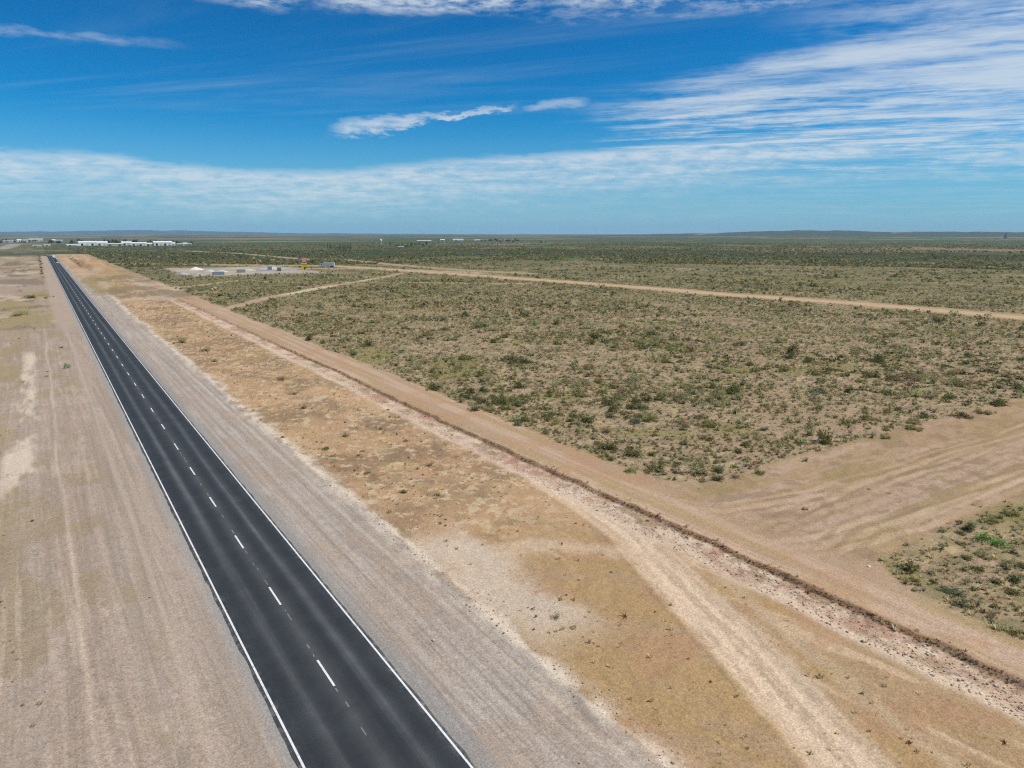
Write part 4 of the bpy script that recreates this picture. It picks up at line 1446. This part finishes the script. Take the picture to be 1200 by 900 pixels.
gT = 'trees among the sheds on the skyline'
for k in range(34):
    u = random.uniform(58, 226)
    tree('dark', u, random.uniform(284.2, 286.4), random.uniform(3.2, 5.6), 'dark tree rising among the white sheds on the skyline', gT, random.uniform(0.8, 1.4))
gT2 = 'trees far left on the skyline'
for k in range(14):
    tree('dark', random.uniform(0, 60), random.uniform(282.4, 285.5), random.uniform(1.8, 3.4), 'dark tree on the skyline left of the white sheds', gT2, random.uniform(0.9, 1.5))
gP = 'bare brown poplars beyond the work yard'
for k in range(13):
    tree('poplar', 384 + k * 2.3 + random.uniform(-0.8, 0.8), 292.6 + random.uniform(-1, 1), random.uniform(4.0, 7.5), 'slender brown poplar in the row beyond the work yard', gP, random.uniform(1.0, 1.5))
gG = 'green trees mid skyline'
for k in range(11):
    tree('green', 459 + k * 4.0 + random.uniform(-1.5, 1.5), random.uniform(287.0, 290.5), random.uniform(3.2, 6.2), 'green tree in the clump right of the white tower', gG, random.uniform(0.8, 1.3))
gD = 'dark trees on the skyline near the masts'
for k in range(13):
    tree('dark', 565 + k * 3.6 + random.uniform(-1.2, 1.2), random.uniform(281.6, 284.5), random.uniform(2.4, 4.4), 'dark tree in the skyline clump by the pale masts', gD, random.uniform(0.9, 1.4))
tree('dark', 634, 285.2, 3.6, 'dark tree alone right of the skyline clump')


# white water tower
x_, y_ = at(446.6, 286.6)
p_ = px(446.6, 286.6)
o = empty('water_tower', (x_, y_, 0))
hh = 6.0 * p_
mb = MB()
for a in (0.8, 2.37, 3.94, 5.5):
    mb.tube((2.2 * math.cos(a), 2.2 * math.sin(a), -0.3), (1.6 * math.cos(a), 1.6 * math.sin(a), hh * 0.6), 0.35, 0.3, 6)
mb.build('support', pale_steel, o)
mb = MB()
prof = [(0.3, hh * 0.55), (2.6, hh * 0.62), (2.7, hh * 0.9), (1.2, hh * 1.0), (0.1, hh * 1.04)]
mb.rings([[(r_ * math.cos(2 * math.pi * i / 14), r_ * math.sin(2 * math.pi * i / 14), z_) for i in range(14)] for r_, z_ in prof])
mb.build('tank', white_wall, o)
tag(o, 'white water tower on legs on the mid skyline', 'water tower')


def mast(u, v, hpx, label, group=None):
    x_, y_ = at(u, v)
    p = px(u, v)
    o = empty('radio_mast', (x_, y_, 0))
    h_ = hpx * p
    mb = MB()
    w0, w1 = 1.1, 0.35
    cs = [(1, 1), (-1, 1), (-1, -1), (1, -1)]
    for a, b in cs:
        mb.tube((a * w0, b * w0, -0.3), (a * w1, b * w1, h_), 0.22, 0.16, 5)
    nseg = max(5, int(h_ / 4))
    for k in range(nseg):
        t0, t1 = k / nseg, (k + 1) / nseg
        r0, r1 = w0 + (w1 - w0) * t0, w0 + (w1 - w0) * t1
        for q in range(4):
            a, b = cs[q], cs[(q + 1) % 4]
            mb.tube((a[0] * r0, a[1] * r0, t0 * h_), (b[0] * r1, b[1] * r1, t1 * h_), 0.09, 0.09, 4)
    mb.build('lattice', pale_steel, o)
    MB().tube((0, 0, h_ * 0.98), (0, 0, h_ * 1.1), 0.12, 0.05, 5).build('antenna', pale_steel, o)
    tag(o, label, 'mast', group)


mast(590.5, 284, 7.5, 'pale lattice mast, left of the pair by the skyline trees')
mast(600, 284, 5.6, 'shorter pale lattice mast right of the pair by the skyline trees')
mast(637, 284.5, 4.2, 'small pale mast beside the lone skyline tree')

# dark derrick on the right skyline
x_, y_ = at(1178, 279.4)
p_ = px(1178, 279.4)
o = empty('drilling_derrick', (x_, y_, 0), 0.4)
hh = 5.2 * p_
mb = MB()
cs = [(1, 1), (-1, 1), (-1, -1), (1, -1)]
w0, w1 = 6.5, 2.0
for a, b in cs:
    mb.tube((a * w0, b * w0, -0.5), (a * w1, b * w1, hh), 0.9, 0.6, 6)
for k in range(9):
    t0, t1 = k / 9, (k + 1) / 9
    r0, r1 = w0 + (w1 - w0) * t0, w0 + (w1 - w0) * t1
    for q in range(4):
        a, b = cs[q], cs[(q + 1) % 4]
        mb.tube((a[0] * r0, a[1] * r0, t0 * hh), (b[0] * r1, b[1] * r1, t1 * hh), 0.5, 0.5, 5)
        mb.tube((b[0] * r0, b[1] * r0, t0 * hh), (a[0] * r1, a[1] * r1, t1 * hh), 0.5, 0.5, 5)
        mb.tube((a[0] * r1, a[1] * r1, t1 * hh), (b[0] * r1, b[1] * r1, t1 * hh), 0.45, 0.45, 5)
mb.build('lattice', steel, o)
MB().box(-8.5, 8.5, -8.5, 8.5, -0.5, hh * 0.22, 0.4).build('base', steel, o)
MB().box(-2.6, 2.6, -2.6, 2.6, hh * 0.99, hh * 1.06, 0.2).build('crown_block', steel, o)
tag(o, 'dark tapering derrick alone on the right skyline', 'derrick')

# yellow hut with a pinkish red sign box on its roof
x_, y_ = at(357, 316)
p_ = px(357, 316)
o = empty('hut', (x_, y_, 0), face_cam(x_, y_))
w_, h1 = 2.75 * p_, 7.4 * p_
yel = simple_mat('yellow_paint', (0.72, 0.50, 0.04), 0.55, 0.1, 0.5)
red = simple_mat('pink_red_paint', (0.72, 0.30, 0.26), 0.6, 0.1, 0.5)
och = simple_mat('ochre_roof', (0.40, 0.24, 0.03), 0.6, 0.1, 0.5)
MB().box(-w_, w_, -w_ * 0.8, w_ * 0.8, -0.2, h1 * 0.84, 0.06).build('wall', yel, o)
MB().prism_x([(-w_ * 0.92, h1 * 0.842), (0, h1 * 1.0), (w_ * 0.92, h1 * 0.842)], -w_ * 1.06, w_ * 1.06).build('roof', och, o)
MB().box(-0.5, 0.5, -w_ * 0.8 - 0.05, -w_ * 0.8 + 0.02, 0.0, 2.1).build('door', dark_open, o)
MB().box(w_ * 0.35, w_ * 0.8, -w_ * 0.8 - 0.05, -w_ * 0.8 + 0.02, 1.3, 2.4).build('window', glass, o)
so = MB().box(-w_ * 0.8, w_ * 0.8, -0.35, 0.35, h1 * 1.12, h1 * 1.72, 0.05).build('sign_box', red, o)
mb = MB()
for s_ in (-0.6, 0.6):
    mb.tube((w_ * s_, 0, h1 * 0.86), (w_ * s_, 0, h1 * 1.14), 0.12, 0.12, 6)
mb.build('support', steel, so)
tag(o, 'tall yellow hut with a pinkish red box sign over its roof', 'hut')


# vehicles -------------------------------------------------------------------
def wheel(parent, x_, y_, r_, w_=0.28):
    mb = MB()
    n = 14
    prof = [(-w_ / 2, r_ * 0.55), (-w_ / 2, r_ * 0.94), (-w_ / 2 + 0.04, r_), (w_ / 2 - 0.04, r_), (w_ / 2, r_ * 0.94), (w_ / 2, r_ * 0.55)]
    mb.rings([[(x_ + o_, y_ + rr * math.cos(2 * math.pi * i / n), r_ + rr * math.sin(2 * math.pi * i / n)) for i in range(n)] for o_, rr in prof])
    t = mb.build('wheel', rubber, parent)
    mb = MB()
    mb.rings([[(x_ + o_, y_ + rr * math.cos(2 * math.pi * i / n), r_ + rr * math.sin(2 * math.pi * i / n)) for i in range(n)] for o_, rr in ((-w_ / 2 + 0.03, r_ * 0.54), (w_ / 2 - 0.03, r_ * 0.54))])
    mb.build('rim', pale_steel, t)


def lorry(x_, y_, z_, rz, cabm, boxm, L_, label):
    """box lorry: cab at +y"""
    o = empty('lorry', (x_, y_, z_), rz)
    MB().box(-0.45, 0.45, -L_ / 2, L_ / 2 - 0.3, 0.75, 1.0, 0.03).build('chassis', steel, o)
    MB().box(-1.25, 1.25, -L_ / 2, L_ / 2 - 2.5, 1.02, 3.75, 0.05).build('cargo_box', boxm, o)
    y1 = L_ / 2
    cab = MB().prism_x([(y1 - 2.3, 0.6), (y1, 0.6), (y1 + 0.05, 1.7), (y1 - 0.25, 2.9), (y1 - 2.3, 3.0)], -1.2, 1.2).build('cab', cabm, o)
    MB().add([(-1.05, y1 + 0.075, 1.75), (1.05, y1 + 0.075, 1.75), (0.98, y1 - 0.2, 2.75), (-0.98, y1 - 0.2, 2.75)], [(3, 2, 1, 0)]).build('windscreen', glass, cab)
    for s_ in (-1, 1):
        MB().box(min(s_ * 1.2, s_ * 1.215), max(s_ * 1.2, s_ * 1.215), y1 - 1.5, y1 - 0.4, 1.7, 2.6).build('window', glass, cab)
        MB().box(s_ * 0.85 - 0.18, s_ * 0.85 + 0.18, y1 - 0.02, y1 + 0.045, 0.85, 1.1).build('headlight', pale_steel, cab)
        for yy in (y1 - 1.1, -L_ / 2 + 1.5, -L_ / 2 + 2.9):
            wheel(o, s_ * 1.05, yy, 0.5)
    tag(o, label, 'lorry')


def car(x_, y_, z_, rz, paint, label, name='car', tall=1.0, cat='car'):
    o = empty(name, (x_, y_, z_), rz)
    k = tall
    body = MB()
    prof = [(-2.2, 0.35), (2.2, 0.35), (2.25, 0.75 * k), (1.9, 0.92 * k), (0.95, 1.0 * k), (-2.1, 1.02 * k), (-2.25, 0.8 * k)]
    body.prism_x(prof, -0.88, 0.88).build('body', paint, o)
    cab = MB()
    cab.rings([[(-0.84, -2.0, 1.0 * k), (0.84, -2.0, 1.0 * k), (0.84, 0.95, 1.0 * k), (-0.84, 0.95, 1.0 * k)],
               [(-0.68, -1.75, 1.52 * k), (0.68, -1.75, 1.52 * k), (0.68, 0.2, 1.52 * k), (-0.68, 0.2, 1.52 * k)]], False, False)
    cab.build('window_band', glass, o)
    MB().box(-0.70, 0.70, -1.78, 0.22, 1.522 * k, 1.58 * k, 0.02).build('roof', paint, o)
    for s_ in (-1, 1):
        MB().box(s_ * 0.62 - 0.15, s_ * 0.62 + 0.15, 2.2, 2.262, 0.6 * k, 0.74 * k).build('headlight', pale_steel, o)
        for yy in (-1.4, 1.4):
            wheel(o, s_ * 0.82, yy, 0.33, 0.22)
    tag(o, label, cat)


white_car = simple_mat('car_white', (0.82, 0.83, 0.83), 0.3, 0.03, spec=0.5)
dark_car = simple_mat('car_dark', (0.03, 0.04, 0.045), 0.3, 0.03, spec=0.5)
silver_car = simple_mat('car_silver', (0.62, 0.68, 0.68), 0.3, 0.03, spec=0.5)
teal_box = simple_mat('box_pale_teal', (0.55, 0.66, 0.64), 0.5, 0.05, 0.5)
lorry(14.5, 965, 0.08, 0, white_car, white_wall, 9.0, 'white box lorry farthest along the highway')
car(14.4, 868, 0.08, 0, dark_car, 'dark car behind the white lorry on the highway')
car(14.4, 800, 0.08, 0, silver_car, 'pale van following the dark car on the highway', 'van', 1.35, 'van')

xa, ya = at(376, 313)
xb, yb = at(392, 313)
Lq = math.hypot(xb - xa, yb - ya)
lorry((xa + xb) / 2, (ya + yb) / 2, 0.0, math.atan2(ya - yb, xa - xb) - math.pi / 2, white_car, teal_box, Lq, 'pale teal box lorry parked beside the dirt road near the yellow hut')


# work yard: heaps of stone, pipes, containers
def heap(u0, u1, vb, hpx, rgb, label):
    uc = (u0 + u1) / 2
    x_, y_ = at(uc, vb)
    p = px(uc, vb)
    L_, h_ = (u1 - u0) * p / 2, hpx * p
    n, k = 26, 8
    g = random.Random(int(u0))
    ph = g.uniform(0, 6)
    rings = []
    for j in range(k):
        t = j / (k - 1)
        rad = 1 - t ** 1.15
        rings.append([(L_ * (rad + 0.02) * math.cos(2 * math.pi * i / n) * (1 + 0.12 * math.sin(3 * 2 * math.pi * i / n + ph)),
                       L_ * 0.6 * (rad + 0.02) * math.sin(2 * math.pi * i / n) * (1 + 0.1 * math.cos(4 * 2 * math.pi * i / n + ph)),
                       -0.2 + (h_ + 0.2) * (t ** 0.9) * (1 + 0.08 * math.sin(i * 1.7 + j))) for i in range(n)])
    o = MB().rings(rings).build('gravel_heap', simple_mat('heap_stone', alb(*rgb), 0.95, 0.2, 0.6), smooth=True)
    o.location = (x_, y_, 0)
    o.rotation_euler = (0, 0, face_cam(x_, y_))
    tag(o, label, 'gravel heap')


heap(221, 237, 316.4, 3.2, (232, 228, 220), 'whitest stone heap at the back of the work yard')
heap(240, 252, 318.4, 2.4, (206, 204, 204), 'pale grey heap right of the whitest heap')
heap(206, 222, 321.5, 2.4, (176, 178, 180), 'grey heap at the left end of the work yard')
heap(224, 238, 322.5, 2.6, (170, 170, 168), 'grey heap in front of the whitest heap')
heap(252, 268, 318.6, 2.0, (216, 210, 198), 'long pale heap behind the blue pipe stack')
heap(282, 300, 317.0, 2.0, (206, 196, 176), 'sandy heap in the middle of the work yard')
heap(303, 333, 315.4, 2.4, (204, 196, 178), 'long sandy heap at the right end of the work yard')


def pipes(u0, u1, vb, label):
    uc = (u0 + u1) / 2
    x_, y_ = at(uc, vb)
    p = px(uc, vb)
    L_ = (u1 - u0) * p
    o = empty('pipe_stack', (x_, y_, 0), face_cam(x_, y_))
    pm = simple_mat('pipe_blue_grey', (0.20, 0.24, 0.28), 0.5, 0.1, 1)
    for row, cnt in enumerate((5, 4, 3)):
        for c in range(cnt):
            yy = (c - cnt / 2) * 0.82
            zz = 0.4 + row * 0.7
            MB().tube((-L_ / 2, yy, zz), (L_ / 2, yy, zz), 0.4, 0.4, 10).build('pipe', pm, o)
    for xx in (-L_ * 0.3, L_ * 0.3):
        MB().box(xx - 0.12, xx + 0.12, -2.6, 2.0, -0.1, 0.02).build('bearer', bark, o)
    tag(o, label, 'pipe stack')


pipes(250, 262, 322.0, 'dark blue pipe stack at the front of the work yard')
pipes(278, 287, 319.2, 'smaller blue grey pipe stack behind the front one')


def container(u0, u1, vb, rgb, label):
    uc = (u0 + u1) / 2
    x_, y_ = at(uc, vb)
    L_ = (u1 - u0) * px(uc, vb)
    o = empty('shipping_container', (x_, y_, 0), face_cam(x_, y_))
    mt = simple_mat('container_paint', rgb, 0.5, 0.1, 0.7)
    mb = MB()
    n = 30
    prof = []
    for i in range(n + 1):
        xx = -L_ / 2 + L_ * i / n
        prof.append((xx, -1.2 + (0.05 if i % 2 else 0.0)))
    for i in range(n + 1):
        xx = L_ / 2 - L_ * i / n
        prof.append((xx, 1.2 - (0.05 if i % 2 else 0.0)))
    mb.rings([[(a, b, 0.05) for a, b in prof], [(a, b, 2.55) for a, b in prof]])
    mb.build('body', mt, o)
    MB().box(-L_ / 2 - 0.08, -L_ / 2 + 0.0, -1.15, 1.15, 0.1, 2.5).build('door', mt, o)
    tag(o, label, 'container')


container(314, 318.5, 316.0, (0.26, 0.27, 0.28), 'dark grey container in front of the long sandy heap')
container(325, 329.5, 317.6, (0.16, 0.17, 0.16), 'dark container at the right end of the work yard')

# ------------------------------------------------------------------ air
bm = MB().box(-17000, 17000, -17000, 17000, -3, 190)
hm = bpy.data.materials.new('haze_air')
hm.use_nodes = True
ht = hm.node_tree
ht.nodes.clear()
ho = ht.nodes.new('ShaderNodeOutputMaterial')
hv = ht.nodes.new('ShaderNodeVolumePrincipled')
hv.inputs['Color'].default_value = (0.52, 0.76, 1.0, 1)
hv.inputs['Density'].default_value = 4.2e-5
hv.inputs['Anisotropy'].default_value = 0.0
ht.links.new(hv.outputs[0], ho.inputs['Volume'])
tag(bm.build('haze', hm), kind='stuff')

# ------------------------------------------------------------------ light: sun, sky, clouds
SUN_EL, SUN_AZ = R(57), YAW + R(98)
sun = bpy.data.lights.new('sun', 'SUN')
sun.energy = 4.0
sun.angle = R(0.53)
sun.color = (1.0, 0.945, 0.855)
so = link(bpy.data.objects.new('sun', sun))
sd = Vector((math.sin(SUN_AZ) * math.cos(SUN_EL), math.cos(SUN_AZ) * math.cos(SUN_EL), math.sin(SUN_EL)))
so.rotation_euler = sd.to_track_quat('Z', 'Y').to_euler()
so.location = (0, 0, 100)

w = bpy.data.worlds.new('World')
scene.world = w
w.use_nodes = True
nt = NT(w.node_tree)
nt.n.clear()
out = nt.node('ShaderNodeOutputWorld')
bg = nt.node('ShaderNodeBackground')
bg.inputs['Strength'].default_value = 0.10
nt.l.new(bg.outputs[0], out.inputs[0])
sky = nt.node('ShaderNodeTexSky', sky_type='NISHITA')
sky.sun_disc = False
sky.sun_elevation = SUN_EL
sky.sun_rotation = SUN_AZ
sky.altitude = 600
sky.air_density = 1.0
sky.dust_density = 0.4
sky.ozone_density = 3.0
SKYGAIN = (0.05, 0.89, 1.25)
SKYGAMMA = 1.4
gm = nt.node('ShaderNodeGamma')
nt.put(gm.inputs[0], nt.mix(1.0, sky.outputs[0], (0.1, 0.1, 0.1), 'MULTIPLY'))
gm.inputs[1].default_value = SKYGAMMA
skc = nt.mix(1.0, gm.outputs[0], tuple(10 * q for q in SKYGAIN), 'MULTIPLY')

tc = nt.node('ShaderNodeTexCoord')
sp = nt.node('ShaderNodeSeparateXYZ')
nt.put(sp.inputs[0], tc.outputs['Generated'])
# turn so that +Y of the sky chart is the direction the road-side view faces
dx = nt.m('SUBTRACT', nt.m('MULTIPLY', sp.outputs[0], CY), nt.m('MULTIPLY', sp.outputs[1], SY))
dy = nt.m('ADD', nt.m('MULTIPLY', sp.outputs[0], SY), nt.m('MULTIPLY', sp.outputs[1], CY))
dz = sp.outputs[2]
az = nt.m('MULTIPLY', nt.m('ARCTAN2', dx, dy), 57.2958)
el = nt.m('MULTIPLY', nt.m('ARCSINE', dz), 57.2958)
hzt = nt.m('MAXIMUM', nt.m('ADD', dz, 0.02), 0.012)
cx = nt.m('DIVIDE', dx, hzt)
cy = nt.m('DIVIDE', dy, hzt)


def rot(a):
    c, s_ = math.cos(R(a)), math.sin(R(a))
    al = nt.m('ADD', nt.m('MULTIPLY', cx, c), nt.m('MULTIPLY', cy, s_))
    ac = nt.m('SUBTRACT', nt.m('MULTIPLY', cy, c), nt.m('MULTIPLY', cx, s_))
    return al, ac


def mul(*a):
    r_ = a[0]
    for q in a[1:]:
        r_ = nt.m('MULTIPLY', r_, q)
    return r_


def boxm(x_, a, b, wa, wb=None):
    return mul(nt.sst(x_, a - wa, a + wa), nt.m('SUBTRACT', 1.0, nt.sst(x_, b - (wb or wa), b + (wb or wa))))


# chart noise in degrees (for cloud outlines) and on the cloud deck (for streaks)
wn = nt.noise(nt.xyz(nt.m('MULTIPLY', az, 0.10), nt.m('MULTIPLY', el, 0.34), 1.7), 1.0, 6, 0.62)
wn0 = nt.m('SUBTRACT', wn, 0.5)
fine = nt.noise(nt.xyz(nt.m('MULTIPLY', az, 0.55), nt.m('MULTIPLY', el, 1.9), 4.1), 1.0, 6, 0.66)
al, ac = rot(160)
streak = nt.noise(nt.xyz(nt.m('MULTIPLY', al, 0.16), nt.m('MULTIPLY', ac, 0.75), 0.3), 1.0, 8, 0.66, 0.5)
tuft = nt.noise(nt.xyz(nt.m('MULTIPLY', al, 0.9), nt.m('MULTIPLY', ac, 2.6), 2.2), 1.0, 6, 0.7)
elw = nt.m('ADD', el, nt.m('MULTIPLY', wn0, 2.6))
# 1 low bank along the horizon, with a crisp top on the left
topc = nt.node('ShaderNodeFloatCurve')
cv = topc.mapping.curves[0]
TOP = [(-50, 5.6), (-36, 5.3), (-29, 5.45), (-25, 5.0), (-18, 4.7), (-12, 4.9), (-8, 5.4), (0, 6.0), (7, 6.4), (15, 6.9), (36, 7.2), (50, 6.8)]
pts = [((a + 60) / 120, e / 12) for a, e in TOP]
cv.points[0].location = (0, pts[0][1])
cv.points[1].location = (1, pts[-1][1])
for p_ in pts:
    cv.points.new(*p_)
topc.mapping.update()
nt.put(topc.inputs['Value'], nt.rng(az, -60, 60, 0, 1))
topv = nt.m('MULTIPLY', topc.outputs[0], 12.0)
below = nt.m('SUBTRACT', topv, nt.m('ADD', el, nt.m('MULTIPLY', nt.m('SUBTRACT', fine, 0.5), 1.1)))
bank = mul(nt.sst(below, -0.1, 0.6), nt.m('SUBTRACT', 1.0, nt.m('MULTIPLY', nt.sst(below, 0.8, 4.8), 0.85)))
al2, ac2 = rot(172)
puff = nt.noise(nt.xyz(nt.m('MULTIPLY', al2, 0.55), nt.m('MULTIPLY', ac2, 1.0), 7.7), 1.0, 7, 0.72)
gap = nt.m('MULTIPLY', nt.sst(az, 12, 24), nt.m('SUBTRACT', 1.0, nt.sst(puff, 0.42, 0.56)))
bank = mul(bank, nt.rng(fine, 0.32, 0.62, 0.35, 1.0), nt.rng(puff, 0.34, 0.62, 0.45, 1.0), nt.m('SUBTRACT', 1.0, nt.m('MULTIPLY', gap, 0.8)), 1.2)
# 2 lens cloud in the middle of the sky
ax = nt.m('ADD', az, nt.m('MULTIPLY', wn0, 3.0))
mid = nt.m('ADD', 8.45, nt.m('MULTIPLY', nt.m('ADD', az, 6.5), 0.13))
le = nt.m('SUBTRACT', nt.m('ADD', el, nt.m('MULTIPLY', nt.m('SUBTRACT', fine, 0.5), 1.8)), mid)
thick = nt.m('ADD', 0.16, nt.m('MULTIPLY', nt.m('SUBTRACT', 1.0, nt.sst(az, -10.0, -4.0)), 0.46))
lens = mul(boxm(ax, -13.2, 0.2, 1.2), nt.m('SUBTRACT', 1.0, nt.sst(nt.m('ABSOLUTE', le), nt.m('MULTIPLY', thick, 0.35), nt.m('ADD', thick, 0.15))), nt.rng(fine, 0.3, 0.62, 0.25, 0.95))
wisp = mul(boxm(ax, 1.6, 5.6, 0.8), nt.m('SUBTRACT', 1.0, nt.sst(nt.m('ABSOLUTE', nt.m('SUBTRACT', elw, 9.6)), 0.1, 0.5)), 0.5)
# 3 fan of cirrus over the right half
fan_lo = nt.m('SUBTRACT', 5.9, nt.m('MULTIPLY', nt.m('MAXIMUM', az, 0.0), 0.02))
fan_hi = nt.m('ADD', 8.6, nt.m('MULTIPLY', nt.m('MAXIMUM', nt.m('SUBTRACT', az, 2.0), 0.0), 0.175))
cover = mul(nt.sst(ax, 2.0, 14.0), nt.sst(el, 4.6, 5.8), nt.m('SUBTRACT', 1.0, nt.sst(nt.m('SUBTRACT', elw, fan_hi), -1.2, 1.6)))
tear = nt.m('ADD', nt.m('MULTIPLY', streak, 0.52), nt.m('ADD', nt.m('MULTIPLY', tuft, 0.34), nt.m('MULTIPLY', fine, 0.14)))
fan = mul(cover, nt.sst(nt.m('ADD', tear, nt.m('MULTIPLY', cover, 0.10)), 0.495, 0.625), nt.rng(tuft, 0.32, 0.6, 0.25, 1.0))
# thin streaks higher up on the right
hi = mul(nt.sst(az, 16, 30), nt.sst(el, 10, 12.5), nt.sst(tear, 0.47, 0.62), 0.7)
# 4 torn clouds along the top
tear2 = nt.m('ADD', nt.m('MULTIPLY', fine, 0.6), nt.m('MULTIPLY', tuft, 0.4))
t1 = mul(boxm(ax, -13.5, 1.2, 2.0), nt.sst(elw, 15.1, 16.2), nt.sst(tear2, 0.40, 0.62))
t2 = mul(boxm(ax, 2.0, 24.0, 4.0), nt.sst(nt.m('ADD', elw, nt.m('MULTIPLY', nt.m('SUBTRACT', streak, 0.5), 3.0)), 14.6, 16.8), nt.sst(tear2, 0.40, 0.62))
t3 = mul(boxm(ax, -38, -15.5, 2.0), nt.sst(elw, 14.9, 16.3), nt.sst(tear2, 0.40, 0.62))
t4 = mul(boxm(ax, -40, -25.0, 3.0), nt.m('SUBTRACT', 1.0, nt.sst(nt.m('ABSOLUTE', nt.m('SUBTRACT', elw, 12.3)), 0.02, 0.45)), 0.35, nt.rng(fine, 0.35, 0.6, 0.2, 1.0))
veil = mul(nt.sst(streak, 0.52, 0.76), boxm(el, 8.0, 40, 3.0, 10), 0.18)
dens = bank
for q in (lens, wisp, fan, hi, t1, t2, t3, t4, veil):
    dens = nt.m('MAXIMUM', dens, q)
dens = nt.m('MINIMUM', mul(dens, nt.sst(el, 0.2, 1.5)), 0.95)
cloud_col = (6.7, 7.5, 8.1)
# aerosol brightening low over the horizon
lowh = nt.m('SUBTRACT', 1.0, nt.sst(el, -0.5, 9.5))
skc = nt.mix(nt.m('MULTIPLY', lowh, 0.72), skc, (3.0, 4.95, 6.95))
fin = nt.mix(nt.m('MULTIPLY', dens, 0.80), skc, cloud_col)
nt.put(bg.inputs['Color'], fin)


# ------------------------------------------------------------------ camera and render
cam = bpy.data.cameras.new('camera')
cam.sensor_fit = 'HORIZONTAL'
cam.sensor_width = 36
cam.lens = F / 1200 * 36
cam.clip_start = 0.5
cam.clip_end = 60000
co = link(bpy.data.objects.new('camera', cam))
co.location = (0, 0, H)
co.rotation_euler = (R(90) - PITCH, 0, -YAW)
scene.camera = co
vs = scene.view_settings
vs.view_transform = 'Standard'
vs.look = 'None'
vs.exposure = 0.0
vs.gamma = 1.0
scene.render.engine = 'CYCLES'
scene.cycles.max_bounces = 5
scene.cycles.diffuse_bounces = 2
scene.cycles.glossy_bounces = 2
scene.cycles.volume_bounces = 1
scene.cycles.transparent_max_bounces = 4
scene.cycles.use_denoising = False
scene.cycles.pixel_filter_type = 'BLACKMAN_HARRIS'
scene.cycles.filter_width = 1.2
print('scrub plants in the mass:', NSCRUB, 'objects:', len(scene.objects))
